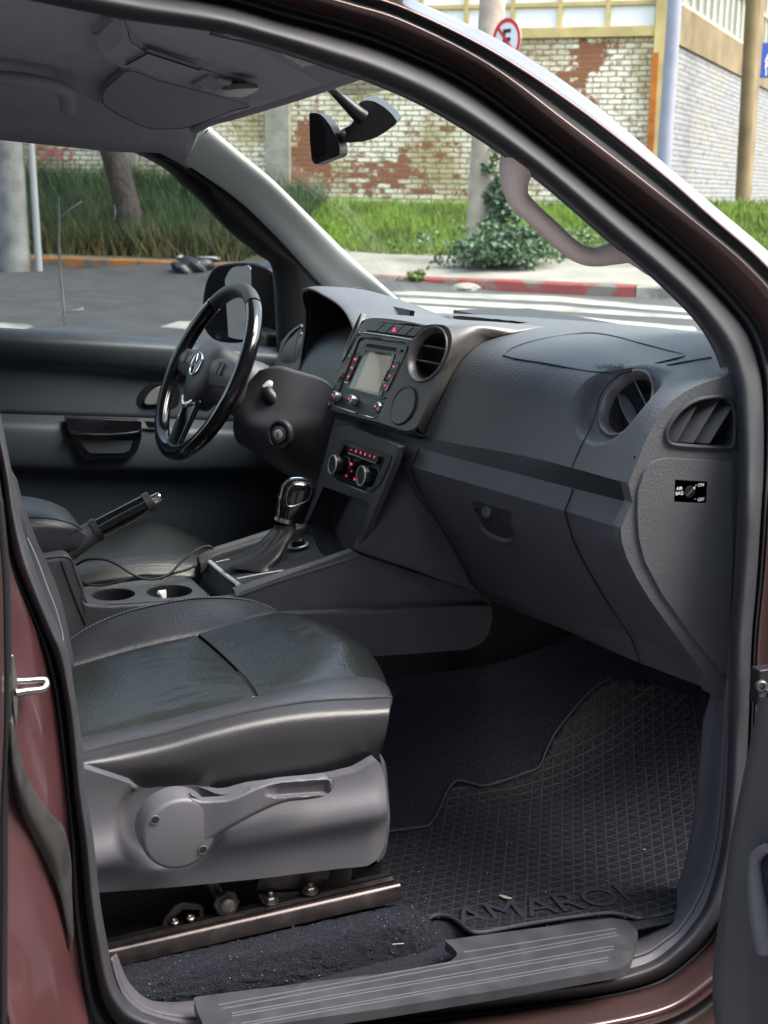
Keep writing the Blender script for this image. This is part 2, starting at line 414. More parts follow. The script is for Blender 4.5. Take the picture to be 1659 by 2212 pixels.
# painted roof rail and A pillar
body = part('body')
f = lambda i: (lambda s: s[i])
rows = [srow(UPS, lambda s: mixp(s[1], s[2], .9), .014), srow(UPS, f(2), .004), srow(UPS, lambda s: mixp(s[2], s[3], .5), -.016), srow(UPS, f(3), -.034), srow(UPS, lambda s: mixp(s[3], s[4], .6), -.038)]
loft('roof_rail', rows, paint, body, n=200, m=22, solid=.002, soff=0, sharp=180)
rows = [srow(UPS, lambda s: mixp(s[3], s[4], .5), -.030), srow(UPS, f(4), -.024), srow(UPS, lambda s: mixp(s[4], s[5], .7), -.030)]
loft('gutter', rows, rubber_dk, body, n=200, m=10, solid=.002, sharp=180)
rG = srow(UPS, f(5), -.034); rM = srow(UPS, lambda s: mixp(s[5], s[6], .5), -.006); rH = srow(UPS, f(6), .035)
rows = [srow(UPS, lambda s: mixp(s[4], s[5], .6), -.02), rG, rM, rH, [p+Vector((-.005, .06, .012)) for p in rH], [p+Vector((-.02, .20, .035)) for p in rH]]
loft('outer_pillar_skin', rows, paint, body, n=200, m=24, sharp=180, solid=.002)

# B pillar jamb (painted) with its outer strip
Bst = BPL[:-2]; jv = [s[2][1] for s in Bst]
def edge_u(v): return float(np.interp(v, [700, 1040, 1120, 1200, 1350, 1500, 1620, 1750, 2212], [-60, -14, 0, 8, 13, 14, 12, 6, 4]))
k0 = srow(Bst, lambda s: (s[2][0]+6, s[2][1]), .010); k1 = srow(Bst, f(2), -.004)
e1 = [pt(min(s[2][0]-8, edge_u(s[2][1])), s[2][1], -.905) for s in Bst]
e0 = [(a*.5+b*.5)+Vector((.006, -.004, 0)) for a, b in zip(k1, e1)]
low = [[pt(200, 2270, -.80), pt(195, 2272, -.81), pt(120, 2275, -.85), pt(36, 2280, -.905)]]
r4 = [k0, k1, e0, e1]
r4 = [[low[0][i]]+r4[i] for i in range(4)]
loft('door_jamb', r4, jamb_paint, body, n=160, m=24, solid=.002, sharp=180, label='rose brown painted jamb of the centre pillar')
# black strip along the jamb edge, then outer rear door skin
vs = [1040, 1070, 1100, 1250, 1400, 1500, 1620, 1750, 1900, 2050, 2260]
loft('jamb_strip', [[pt(edge_u(v)+9, v, -.905) for v in vs], [pt(edge_u(v)+2, v, -.918) for v in vs], [pt(edge_u(v)-9, v, -.905) for v in vs]], rubber_dk, body, n=80, m=8, solid=.003)
loft('rear_door_skin', [[pt(edge_u(v)-5, v, -.90) for v in vs], [pt(edge_u(v)-8, v, -.935) for v in vs], [pt(edge_u(v)-20, v, -.95) for v in vs], [pt(edge_u(v)-90, v, -.96) for v in vs], [pt(-700, v, -.95) for v in vs]], paint, body, n=60, m=16, solid=.002, sharp=180)
# dark rubber flag sweeping from strip to seal
fl = [[(22, 1540, -.900), (33, 1600, -.905), (42, 1640, -.900), (62, 1690, -.885), (100, 1750, -.862), (135, 1790, -.845), (150, 1860, -.815), (152, 1930, -.805), (156, 2010, -.80)],
      [(24, 1560, -.915), (30, 1640, -.920), (40, 1690, -.915), (58, 1735, -.900), (88, 1790, -.877), (118, 1845, -.858), (136, 1910, -.828), (146, 1970, -.812), (155, 2030, -.805)],
      [(18, 1560, -.905), (25, 1650, -.912), (33, 1700, -.905), (50, 1760, -.890), (76, 1815, -.868), (104, 1870, -.850), (128, 1930, -.828), (141, 1990, -.812), (153, 2050, -.800)]]
loft('rubber_flag', fl, M('dusty rubber', (.03, .028, .028), .55, vary=.3, vscale=30), body, n=60, m=12, solid=.004, sharp=180)
# striker
stk = part('door_striker')
panel('striker_plate', sp2([(25, 1415), (31, 1418), (37, 1450), (40, 1500), (38, 1560), (33, 1562), (27, 1500), (24, 1450)], 40), PL(pt(32, 1490, -.902), (.35, -.9, 0)), striker_m, stk, push=(-.004, .012, 0), bevel=.001)
tube('striker_loop', [pt(34, 1472, -.895), pt(60, 1471, -.893), pt(92, 1469, -.893), pt(99, 1474, -.894), pt(98, 1484, -.897), pt(88, 1490, -.899), pt(60, 1493, -.900), pt(34, 1497, -.902)], .0042, striker_m, stk, n=50)

# outer sill (painted) below the seal, bottom right
S2 = [s for s in RGT if s[0][1] > 1840][:9]
S2 = RGT[8:18]
o1 = [so_(*s[2], -.0) for s in S2]
def dn(s, a, y):
    dx = s[2][0]-s[0][0]; dy = s[2][1]-s[0][1]; L = sqrt(dx*dx+dy*dy); q = (s[2][0]+dx/L*a, s[2][1]+dy/L*a); return pt(q[0], q[1], y)
loft('outer_sill', [[dn(s, -6, -.775) for s in S2], [dn(s, 2, -.80) for s in S2], [dn(s, 24, -.825) for s in S2], [dn(s, 50, -.850) for s in S2], [dn(s, 62, -.845) for s in S2], [dn(s, 74, -.848) for s in S2]],
     paint, body, n=120, m=26, solid=.002, sharp=180)
loft('sill_groove', [[dn(s, 70, -.838) for s in S2], [dn(s, 86, -.835) for s in S2], [dn(s, 104, -.842) for s in S2]], rubber_dk, body, n=100, m=10, solid=.002)
loft('lower_sill_skin', [[dn(s, 96, -.838) for s in S2], [dn(s, 110, -.865) for s in S2], [dn(s, 150, -.90) for s in S2], [dn(s, 260, -.93) for s in S2], [dn(s, 420, -.90) for s in S2]],
     paint, body, n=100, m=26, solid=.002, sharp=180)
# hinge pillar right of the seal
HP = RGT[:9]
loft('hinge_pillar', [[so_(*mixp(s[1], s[2], .7), .016) for s in HP], [so_(s[2][0]+2, s[2][1], .0) for s in HP], [so_(s[2][0]+14, s[2][1], .02) for s in HP], [so_(s[2][0]+60, s[2][1], .03) for s in HP], [so_(s[2][0]+160, s[2][1], -.03) for s in HP]],
     paint, body, n=60, m=20, solid=.002, sharp=180)

# ---- cabin shell (floor, roof, rear, firewall)
cab = part('cabin_shell')
b = MB(); b.box((.2, 0, .40), (2.5, 1.5, .02)); b.box((-.98, 0, 1.05), (.02, 1.5, 1.35)); b.box((1.60, 0, .80), (.02, 1.44, .78))
b.go('floor_pan', void, cab)
b = MB(); b.box((1.30, .31, .70), (.50, .80, .52)); b.go('bulkhead', void, cab)
b = MB(); b.box((.0, 0, 1.80), (1.55, 1.26, .015)); b.go('roof_skin', paint, cab, bevel=.004)
for sy in (-1, 1):
    b = MB(); b.box((-.55, sy*.80, .80), (.86, .02, .80)); b.go('rear_side_panel', plastic_dk, cab)
b = MB(); b.box((-.75, 0, .85), (.4, 1.3, .3)); b.box((-.9, 0, 1.2), (.14, 1.3, .6)); b.go('rear_bench', leather_s, cab, bevel=.04, seg=4)
b = MB(); b.box((2.25, 0, 1.02), (1.2, 1.5, .03), X=(1, 0, -.10)); b.box((2.25, -.86, .80), (1.25, .03, .4)); b.box((2.25, .86, .80), (1.25, .03, .4)); b.go('bonnet', paint, body, bevel=.03, seg=4)
b = MB(); b.box((1.50, 0, 1.235), (.20, 1.3, .02)); b.go('cowl', black, body)

# ---- dashboard
dash = part('dashboard')
ys = [-.72, -.60, -.46, -.20, .10, .40, .68]
def drow(near, cen, mid=None):
    near = Vector(near); cen = Vector(cen); r = []
    for y in ys:
        if y < -.2:
            t = (y+.72)/.52; p = near*(1-t)+cen*t; 
            p = Vector((p.x+.014*sin(pi*t), y, p.z+.002*sin(pi*t)))
        else: p = Vector((cen.x, y, cen.z-.03*(y+.2)-.075*max(0, y-.1)))
        r.append(p)
    return r
N_ = [(1569, 813), (1505, 833), (1455, 863), (1420, 903), (1390, 963), (1357, 1045)]
N_ = [pt(u, v, -.722) for u, v in N_]
Cc = [(1.165, 1.294), (1.085, 1.286), (1.022, 1.264), (.984, 1.226), (.958, 1.172), (.939, 1.116)]
Cc = [Vector((a, -.2, z)) for a, z in Cc]
R0 = [pt(1600, 768, -.70), pt(1562, 742, -.61), pt(1505, 721, -.47), pt(1350, 704, -.2), pt(1200, 690, .06), pt(1029, 680, .40), pt(885, 675, .68)]
R0b = [p+Vector((.12, 0, -.01)) for p in R0]
rowsU = [R0b, R0]+[drow(a, c) for a, c in zip(N_, Cc)]
RV_N, RV_R = nrm(30, 4), .0536
RV_C = Vector((1.080, -.60, 1.222))+RV_N*.006
CV_C, CV_N, CV_R = Vector((.958, -.171, 1.25)), nrm(22, 12), .0504
def axd(p, c, n): q = p-c; return (q-n*q.dot(n)).length
def warpU(p):
    d_ = axd(p, RV_C, RV_N)
    if d_ > RV_R*1.5 or abs((p-RV_C).dot(RV_N)) > .06: return p
    t_ = min(1, max(0, (RV_R*1.5-d_)/(RV_R*.45))); t_ = t_*t_*(3-2*t_)
    return p-RV_N*((p-RV_C).dot(RV_N)+.001)*t_
def cutU(p):
    return axd(p, RV_C, RV_N) < RV_R*.93 or (p.x > 1.05 and pip(*proj(p), [(858, 683), (995, 682), (1138, 696), (1093, 704), (1010, 704), (880, 692)]))
loft('dash_top', rowsU, plastic, dash, n=260, m=110, cut=cutU, warp=warpU, sharp=60, label='grained black dashboard top')
def low(px7, px58, px2, y7=-.71):
    a = pt(*px7, y7); b_ = pt(*px58, -.58); c = pt(*px2, -.2)
    return [Vector((a.x, -.722, a.z)), b_*.85+a*.15, (b_*.6+c*.4), c, Vector((c.x, .1, c.z-.01)), Vector((c.x, .4, c.z-.02)), Vector((c.x+.02, .68, c.z-.03))]
L1 = rowsU[-1]
L2 = low((1367, 1085), (1237, 1055), (908, 968), -.70)
L3 = low((1340, 1140), (1220, 1104), (889, 1007), -.70)
G1 = low((1354, 1206), (1246, 1184), (914, 1074), -.712)
G2 = low((1430, 1333), (1304, 1288), (968, 1165), -.716)
G3 = low((1514, 1446), (1359, 1371), (1030, 1271), -.72)
G4 = low((1570, 1508), (1382, 1433), (1064, 1298), -.73)
G5 = [p+Vector((.10, 0, .03)) for p in G4]
loft('dash_lip', [L1, L2], plastic_dk, dash, n=160, m=6, across='lin', sharp=30)
loft('dash_ledge', [L2, L3], plastic_mid, dash, n=160, m=8, across='lin', sharp=30)
def gcut(p): return p.y > .02
loft('glovebox', [L3, G1, G2, G3], plastic_mid, dash, n=160, m=40, sharp=60, cut=gcut)
loft('lower_trim', [G3, G4, G5], plastic_mid, dash, n=160, m=16, across='lin', sharp=25, cut=gcut)
gsrf = None
# seams of glove box
seam = M('shut line', (.004, .004, .005), .7)
tube('seam', [(1219, 1103, -.583), (1244, 1181, -.585), (1300, 1283, -.585), (1357, 1368, -.583), (1382, 1431, -.603)], .0014, seam, dash, n=60, sec=6)
tube('seam', [(1237, 1056, -.582), (1229, 1080, -.582), (1219, 1104, -.582)], .0012, seam, dash, sec=6)
tube('seam', [(905, 970, -.203), (898, 988, -.203), (889, 1007, -.203), (897, 1038, -.203), (915, 1074, -.203), (968, 1165, -.203), (1030, 1271, -.203)], .0013, seam, dash, n=60, sec=6)
# seam between leather grain pad and right vent panel, on the dash surface
def on_mesh_fn(rows, n=120, m=60):
    R = np.array([spl(r, n) for r in rows]); R = np.array([spl(R[:, j], m) for j in range(n)]).transpose(1, 0, 2)
    Q = R.reshape(-1, 3); cx = np.array([list(CAM)]); D = Q-cx; z = D@np.array(FW)
    U = 829.5+FPX*(D@np.array(RT))/z; V = 1106-FPX*(D@np.array(UP))/z
    def g(u, v, lift=0):
        d = (U-u)**2+(V-v)**2; idx = np.argsort(d)[:6]; wts = 1/(d[idx]+.5); zz = float((z[idx]*wts).sum()/wts.sum())-lift
        return CAM+dray(u, v)*zz
    return g
dsurf = on_mesh_fn(rowsU, 150, 90)
gvs = on_mesh_fn([L3, G1, G2, G3], 120, 60)
hpx = [(1018, 1083), (1040, 1084), (1075, 1094), (1104, 1104), (1100, 1125), (1108, 1150), (1106, 1168), (1090, 1170), (1062, 1158), (1043, 1143), (1032, 1118)]
panel('handle_recess', sp2(hpx, 40), lambda u, v: gvs(u, v, .004), plastic_dk, dash, push=(.006, 0, 0), step=10, bevel=.002)
tube('handle_lip', [gvs(*q, .006) for q in [(1036, 1128), (1046, 1145), (1065, 1158), (1090, 1168), (1106, 1166)]], [.003, .005, .006, .005, .003], plastic_mid, dash, sec=10)
lathe('glovebox_lock', [(.009, 0), (.009, .004), (.007, .005), (.006, .003), (.0005, .003)], gvs(1053, 1106, .006), (-.9, -.35, .2), plastic_mid, dash, sec=24)
def dline(px, r, mat, name, lift=.0, n=60, **k):
    q = spl(px, n); W_ = np.array([list(dsurf(a, b_, lift)) for a, b_ in q]); Z_ = (W_-np.array(list(CAM)))@np.array(list(FW))
    for _ in range(14): Z_[1:-1] = (Z_[:-2]+2*Z_[1:-1]+Z_[2:])/4
    Z_ = Z_-.0008
    return tube(name, [CAM+dray(a, b_)*float(z_) for (a, b_), z_ in zip(q, Z_)], r, mat, dash, smooth_path=False, sec=6, **k)
dline([(1392, 795), (1335, 812), (1300, 850), (1286, 895), (1272, 932), (1253, 968), (1234, 1013)], .0011, seam, 'seam', 0)
lid = [(1087, 768), (1098, 757), (1130, 743), (1190, 728), (1264, 719), (1320, 725), (1379, 740), (1440, 756), (1480, 768), (1450, 777), (1404, 788), (1350, 799), (1312, 804), (1260, 800), (1180, 785), (1120, 776)]
dline(lid+[lid[0]], .0013, plastic_dk, 'airbag_lid_seam', .0006, n=150)
dline([(1404, 800), (1440, 790), (1500, 778), (1535, 772)], .0014, plastic_dk, 'seam', .0006)
# embossed lettering on the lid
tl = [dsurf(1300+i, 790) for i in (0, 30)]
text('airbag_lettering', 'AIRBAG', dsurf(1315, 789, .006), (tl[1]-tl[0]), Vector((.9, .2, .30)), .014, black, dash, ext=.0004)
# storage tray behind the pod
trz = [(905, 690), (1035, 684), (1125, 699), (1095, 706), (1000, 702), (930, 697)]
b = MB(); b.box((1.24, .21, 1.20), (.40, .56, .008))
b.go('storage_tray', black, dash)
# end cap
cap = [(1600, 805), (1569, 813), (1535, 822), (1505, 833), (1478, 847), (1455, 863), (1436, 882), (1420, 903), (1403, 933), (1390, 963), (1370, 1013), (1357, 1045), (1367, 1086), (1361, 1096), (1341, 1141), (1343, 1170), (1354, 1206), (1376, 1250), (1404, 1296), (1460, 1372), (1514, 1446), (1535, 1500), (1572, 1510), (1612, 1512), (1625, 1100), (1625, 850)]
QV = [(1192+x*.28125, 760+y*.28125) for x, y in [(878, 650), (885, 600), (915, 540), (960, 480), (1010, 430), (1070, 390), (1130, 365), (1200, 350), (1280, 343), (1340, 350), (1370, 375), (1390, 410), (1405, 480), (1408, 560), (1405, 650), (1395, 710), (1375, 735), (1330, 740), (1200, 735), (1050, 725), (930, 712), (893, 690)]]
QVs = sp2(QV, 70)
FP = rnd([(1377, 1106), (1379, 1060), (1392, 1018), (1410, 998), (1436, 990), (1500, 993), (1583, 999), (1583, 1200), (1572, 1452), (1566, 1460), (1500, 1380), (1430, 1283), (1392, 1210), (1380, 1160)], 8)
panel('dash_end_cap', rnd(cap, 3, 2), Y(-.724), plastic, dash, push=(0, .02, 0), step=16, holes=[QVs, FP], bevel=.0012)
panel('fuse_cover', sp2(FP, 140), lambda u, v: pt(u, v, -.7285), plastic, dash, push=(0, .012, 0), step=16, bevel=.005, seg=4)
panel('fuse_cover_gap', [(1370, 985), (1590, 990), (1590, 1475), (1560, 1478), (1370, 1200)], Y(-.7155), seam, dash, push=(0, .002, 0), step=40)
# quarter vent
qv = part('quarter_vent')
panel('vent_back', QVs, Y(-.695), black, qv, push=(0, .004, 0), step=30)
q3 = [pt(u, v, -.724) for u, v in QVs]
tube('vent_rim', [pt(u, v, -.7255) for u, v in QVs], .0032, plastic_dk, qv, closed=True, n=120, sec=8, smooth_path=True)
V = []; Fq = []
for i, p in enumerate(q3): V += [p, p+Vector((0, .028, 0))]
for i in range(len(q3)): j = (i+1) % len(q3); Fq.append((2*i, 2*j, 2*j+1, 2*i+1))
mk('vent_wall', V, Fq, plastic_dk, qv)
cvt = lambda x, y: (1192+x*.28125, 760+y*.28125)
for a, b_, w_ in [((1110, 425), (960, 690), 0), ((1285, 372), (1085, 700), 0), ((1378, 430), (1210, 705), 0)]:
    a = cvt(*a); b_ = cvt(*b_)
    pa, pb = pt(*a, -.722), pt(*b_, -.722)
    qa, qb = pa+Vector((-.026, .022, .0)), pb+Vector((-.026, .022, .0))
    th = Vector((.0012, 0, .0012))
    m_ = MB(); m_.hexa([pa, pb, qb, qa, pa+th, pb+th, qb+th, qa+th]); m_.go('vent_blade', plastic_dk, qv, bevel=.0004)
# passenger airbag switch
asw = part('airbag_switch')
sfY = lambda y: (lambda u, v: pt(u, v, y))
panel('switch_plate', rnd([(1458, 1036), (1528, 1040), (1525, 1087), (1456, 1084)], 3), Y(-.7285), gloss, asw, push=(0, .006, 0), step=14, bevel=.0006)
kc = pt(1489, 1062, -.729)
lathe('key_dial', [(.0085, 0), (.0085, .0015), (.0075, .002), (.001, .002)], kc, (0, -1, 0), black, asw, sec=30)
dx = (pt(1499, 1062, -.729)-kc).normalized(); 
xd, zd = Vector((1, 0, 0)), Vector((0, 0, 1))
box('key_slot', kc+Vector((0, -.0024, 0)), (.013, .001, .0018), plastic_lt, asw, X=(.75, 0, .66), Z=(-.66, 0, .75), bevel=0)
mk('dial_pointer', [kc+Vector((.0075, -.0026, .0072)), kc+Vector((.0035, -.0026, .006)), kc+Vector((.007, -.0026, .0025))], [(0, 1, 2)], white_ink, asw)
text('switch_lettering', 'AIR', pt(1467.5, 1055.5, -.7292), xd, zd, .0066, white_ink, asw)
text('switch_lettering', 'BAG', pt(1467.5, 1066, -.7292), xd, zd, .0066, white_ink, asw)
text('switch_lettering', 'ON', pt(1514, 1048, -.7292), xd, zd, .0066, white_ink, asw)
text('switch_lettering', 'OFF', pt(1514, 1079, -.7292), xd, zd, .0066, white_ink, asw)

for q_ in ((1503, 1048), (1501, 1078)): lathe('switch_dot', [(.0007, 0), (.0007, .0004), (.0001, .0004)], pt(*q_, -.7287), (0, -1, 0), white_ink, asw, sec=10)
def round_vent(name, c, n, R, blades, label=None, mat=plastic_dk, rot=0):
    v = part(name, label)
    c = Vector(c); x, y, n = frame_of(n)
    lathe('bezel', [(R*.99, -.006), (R*1.0, .0005), (R*.985, .003), (R*.955, .0038), (R*.915, .0025), (R*.83, -.006), (R*.80, -.012)], c, n, satin, v, sec=60, sharp=180, caps=False)
    for o in v.children: pass
    lathe('duct', [(R*.80, -.010), (R*.60, -.030), (.001, -.032)], c, n, void, v, sec=40, caps=False)
    x, y = x*cos(rot)+y*sin(rot), y*cos(rot)-x*sin(rot)
    for off, tw, half in blades:
        hw = sqrt(max(0, 1-(off)**2))*R*.79
        d = (n*cos(radians(tw))+y*sin(radians(tw)))
        m_ = MB(); ct = c+y*off*R-n*.008; N = 12
        pts = []
        for i in range(N+1):
            s = -1+2*i/N; front = ct+x*s*hw+d*(.004*(1-s*s)-.002)
            pts.append((front, front-d*.019*(.55+.45*(1-s*s))))
        th = y*.0011
        VV = []; FF = []
        for a, b_ in pts: VV += [a+th, b_+th, a-th, b_-th]
        for i in range(N):
            k = 4*i; FF += [(k, k+4, k+5, k+1), (k+2, k+3, k+7, k+6), (k, k+2, k+6, k+4), (k+1, k+5, k+7, k+3)]
        FF += [(0, 1, 3, 2), (4*N, 4*N+2, 4*N+3, 4*N+1)]
        mk('blade', VV, FF, mat, v)
    return v
round_vent('air_vent', RV_C, RV_N, RV_R, [(.42, 25, 1), (-.22, -28, 1)], 'round air vent at the passenger end of the dashboard', plastic, rot=radians(-32))
round_vent('air_vent', CV_C, CV_N, CV_R, [(.3, 0, 1), (-.22, 0, 1)], 'round air vent right of the radio', plastic)
LV_C = Vector((.960, .174, 1.242)); LV_N = nrm(22, -20)
round_vent('air_vent', LV_C, LV_N, CV_R, [(.3, 0, 1), (-.22, 0, 1)], 'round air vent left of the radio', plastic)

# ---- centre pod (radio surround)
pod = part('centre_stack')
nA = nrm(22, 0); pA = Vector((.925, 0, 1.203)); xr, yr, _ = frame_of(nA)
plA = PL(pA, nA)
wR = PL(CV_C, CV_N); wL = PL(LV_C, LV_N)
def face(u, v, lift=0):
    p = plA(u, v)
    if p.y < -.105:
        q = wR(u, v); p = q if q.y < -.1 else p
    elif p.y > .105:
        q = wL(u, v); p = q if q.y > .1 else p
    return p+nA*lift
r5 = lambda X, Yy: (674+X*.2083, 656.6+Yy*.2083)
circ = lambda c, n, R, N=44: [proj(Vector(c)+frame_of(n)[0]*R*cos(2*pi*i/N)+frame_of(n)[1]*R*sin(2*pi*i/N)) for i in range(N)]
hv = circ(CV_C, CV_N, CV_R*.92)
pf = [r5(*q) for q in [(640, 150), (900, 175), (1180, 225), (1400, 225), (1450, 300), (1450, 430), (1380, 620), (1300, 760), (1190, 1000), (1100, 1230), (1060, 1290), (960, 1310), (800, 1260), (660, 1215), (400, 1150), (200, 1095), (165, 1060), (175, 990), (240, 780), (290, 660), (360, 480), (440, 300), (520, 180)]]
RAD = [r5(*q) for q in [(520, 345), (1000, 412), (1002, 470), (760, 1010), (680, 1180), (640, 1185), (235, 1065), (225, 1040), (245, 960), (480, 370)]]
HZ = [r5(*q) for q in [(668, 183), (1175, 243), (1055, 350), (560, 285)]]
panel('stack_face', sp2(pf, 110), face, podface, pod, push=(.005, 0, -.002), step=8, holes=[hv, rnd(RAD, 3), rnd(HZ, 2)], bevel=.0008)
# side/top skin of the pod: from face edge back to the dash
edge_o = [(1177, 706, -.20), (1150, 711, -.215), (1110, 720, -.235), (1075, 728, -.25), (1050, 735, -.262), (1010, 763, -.262), (980, 803, -.255), (955, 853, -.245), (930, 903, -.225), (912, 941, -.205)]
edge_i3 = [face(*q) for q in [r5(1185, 228), r5(1290, 212), r5(1400, 228), r5(1450, 300), r5(1450, 430), r5(1380, 620), r5(1300, 760), r5(1190, 1000), r5(1100, 1225), r5(1062, 1290)]]
eo3 = [dsurf(u, v, .0035) for u, v, y in edge_o]
mid = [(a*.5+b_*.5)+Vector((-.003, -.003, .008)) for a, b_ in zip(edge_i3, eo3)]
loft('stack_side', [[p+Vector((.004, 0, 0)) for p in edge_i3], edge_i3, mid, eo3], satin, pod, n=110, m=30, sharp=180, solid=.001)
top_i = [face(*r5(*q)) for q in [(520, 175), (640, 148), (900, 172), (1185, 228)]]
top_o = [dsurf(850, 686, .006), dsurf(925, 694, .006), dsurf(1015, 702, .006), eo3[0]]
tm = [(a*.5+b_*.5)+Vector((-.003, 0, .008)) for a, b_ in zip(top_i, top_o)]
loft('stack_top', [top_i, tm, top_o], satin, pod, n=60, m=20, sharp=180, solid=.001)
# left flank + underside
lf = [(786, 684), (766, 711), (745, 750), (734, 790), (724, 812), (707, 871)]
bt = [face(*r5(*q)) for q in [(165, 1060), (200, 1095), (400, 1150), (660, 1215), (800, 1260), (960, 1310), (1062, 1290)]]
loft('stack_underside', [bt, [p+Vector((.012, 0, -.012)) for p in bt], [p+Vector((.07, 0, -.022)) for p in bt]], plastic_dk, pod, n=60, m=10, sharp=180, solid=.001)
bl = [face(*r5(*q)) for q in [(520, 180), (440, 300), (360, 480), (290, 660), (240, 780), (175, 990), (165, 1060)]]
loft('stack_flank', [bl, [p+Vector((.02, .012, 0)) for p in bl], [p+Vector((.16, .03, -.02)) for p in bl]], satin, pod, n=50, m=10, sharp=180, solid=.001)
# round blank below the right vent
lathe('speaker_disc', [(.0325, -.001), (.0325, .0015), (.0315, .0022), (.030, .0008), (.002, .0008)], face(872, 877, .001), nrm(20, 10), podface, pod, sec=60)
lathe('disc_gap', [(.0345, .0006), (.0318, .0012)], face(872, 877, .0008), nrm(20, 10), seam, pod, sec=60, caps=False)
# hazard row
sw = part('switch_row')
def lerp4(q, s, t):
    a = mixp(q[0], q[1], s); b_ = mixp(q[3], q[2], s); return mixp(a, b_, t)
for i in range(5):
    s0, s1 = i/5+.006, (i+1)/5-.006
    q = [lerp4(HZ, s0, .06), lerp4(HZ, s1, .06), lerp4(HZ, s1, .92), lerp4(HZ, s0, .92)]
    panel('switch', q, lambda u, v: face(u, v, .001), plastic, sw, push=(.008, 0, -.002), step=20, bevel=.0012)
q = HZ; tube('chrome_strip', [face(*r5(540, 300), .0015), face(*r5(800, 335), .0015), face(*r5(1050, 378), .0015)], .0013, satinchrome, sw, sec=6)
hc = lerp4(HZ, .5, .55)
hp = [face(hc[0]-3.2, hc[1]+3, .002), face(hc[0]+3.4, hc[1]+3.6, .002), face(hc[0]+1, hc[1]-3.2, .002)]
tube('hazard_triangle', hp+[hp[0]], .0007, red_led, sw, smooth_path=False, sec=5)
# radio
rad = part('radio')
panel('fascia', rnd(RAD, 3), lambda u, v: face(u, v, -.003), black, rad, push=(.01, 0, -.003), step=16)
plate = [r5(*q) for q in [(530, 375), (985, 440), (780, 960), (700, 985), (380, 880), (350, 850), (370, 780), (490, 400)]]
panel('radio_plate', rnd(plate, 3), lambda u, v: face(u, v, -.001), M('radio grey', (.06, .056, .052), .4), rad, push=(.004, 0, 0), step=16, bevel=.0006)
panel('screen_bezel', rnd([r5(*q) for q in [(560, 480), (860, 520), (715, 960), (385, 870)]], 2), lambda u, v: face(u, v, .0006), gloss, rad, push=(.003, 0, 0), step=16, bevel=.0005)
panel('screen', [r5(*q) for q in [(600, 515), (835, 548), (690, 925), (455, 870)]], lambda u, v: face(u, v, .0012), screen, rad, push=(.001, 0, 0), step=16)
panel('cd_slot', rnd([r5(*q) for q in [(590, 412), (880, 455), (870, 490), (585, 448)]], 1), lambda u, v: face(u, v, .0006), void, rad, push=(.002, 0, 0), step=16)
for q in [[(540, 410), (580, 414), (572, 440), (530, 435)], [(885, 465), (935, 472), (925, 500), (878, 492)]]:
    panel('button', [r5(*k) for k in q], lambda u, v: face(u, v, .0018), black, rad, push=(.003, 0, 0), bevel=.0004)
for k in range(3):
    for (a, b_, c_, d_) in [((455, 530), (505, 537), (385, 805), (350, 800)), ((860, 605), (905, 610), (775, 905), (725, 895))]:
        t0, t1 = k/3+.02, (k+1)/3-.02
        q = [mixp(a, d_, t0), mixp(b_, c_, t0), mixp(b_, c_, t1), mixp(a, d_, t1)]
        q = [r5(*z) for z in q]
        panel('button', q, lambda u, v: face(u, v, .0022), black, rad, push=(.003, 0, 0), bevel=.0005)
        cx_ = sum(z[0] for z in q)/4; cy_ = sum(z[1] for z in q)/4
        text('button_lettering', ['NAV', 'TEL', 'CD'][k] if a[0] > 500 else ['RADIO', 'MEDIA', 'MAP'][k], face(cx_, cy_, .0027), xr, yr, .0038, red_led, rad, ext=.0001)
for pts_ in [[(500, 520), (465, 520), (445, 560), (355, 790), (350, 815), (385, 825)], [(865, 598), (912, 600), (905, 640), (780, 900), (740, 905), (725, 950)],
            [(235, 1030), (240, 1060), (420, 1120), (640, 1185), (690, 1165)]]:
    tube('chrome_outline', [face(*r5(*q), .002) for q in pts_], .0009, chrome, rad, sec=6, smooth_path=False)
lz = [(270, 965), (440, 1005), (680, 1070)]
for k, q in enumerate(lz):
    c = face(*r5(*q), .0); h = .010 if k < 2 else .003
    nn = nA
    lathe('knob', [(.010, -.002), (.0095, h*.5), (.0088, h), (.0070, h+.001)], c, nn, satinchrome, rad, sec=30)
    lathe('knob_cap', [(.0071, h+.0008), (.006, h+.0016), (.0005, h+.0018)], c, nn, black, rad, sec=24)
    lathe('knob_mark', [(.0022, h+.0019), (.0016, h+.0022)], c, nn, red_led, rad, sec=12)

# ---- lower centre stack with climate control
low_ = part('lower_console')
pB = Vector((.873, 0, 1.03)); nB = nrm(10, 3); plB = PL(pB, nB); xb, yb, _ = frame_of(nB)
z6 = lambda X, Yy: (605+X*.28125, 933+Yy*.28125)
CUB = rnd([z6(*q) for q in [(335, 420), (690, 548), (545, 890), (480, 925), (345, 965), (205, 705)]], 3)
LF = [z6(*q) for q in [(400, -30), (520, -45), (800, 60), (910, 110), (870, 250), (760, 520), (600, 900), (555, 905), (340, 975), (300, 950), (175, 700), (280, 430)]]
HV = rnd([z6(*q) for q in [(500, 100), (812, 200), (800, 250), (700, 455), (655, 462), (430, 372), (412, 335), (425, 270)]], 3)
panel('console_face', rnd(LF, 4), plB, plastic_mid, low_, push=(.012, 0, 0), step=12, holes=[CUB, HV], bevel=.0015)
panel('face_frame', rnd([z6(*q) for q in [(500, 52), (862, 178), (845, 250), (775, 400), (700, 470), (420, 378), (400, 335), (470, 120)]], 5), lambda u, v: plB(u, v)+nB*.002, plastic_dk, low_, push=(.003, 0, 0), step=14, holes=[HV], bevel=.001)
c3 = [plB(*q) for q in CUB]; V = []; Fq = []
for p in c3: V += [p, p+Vector((.045, 0, .0))]
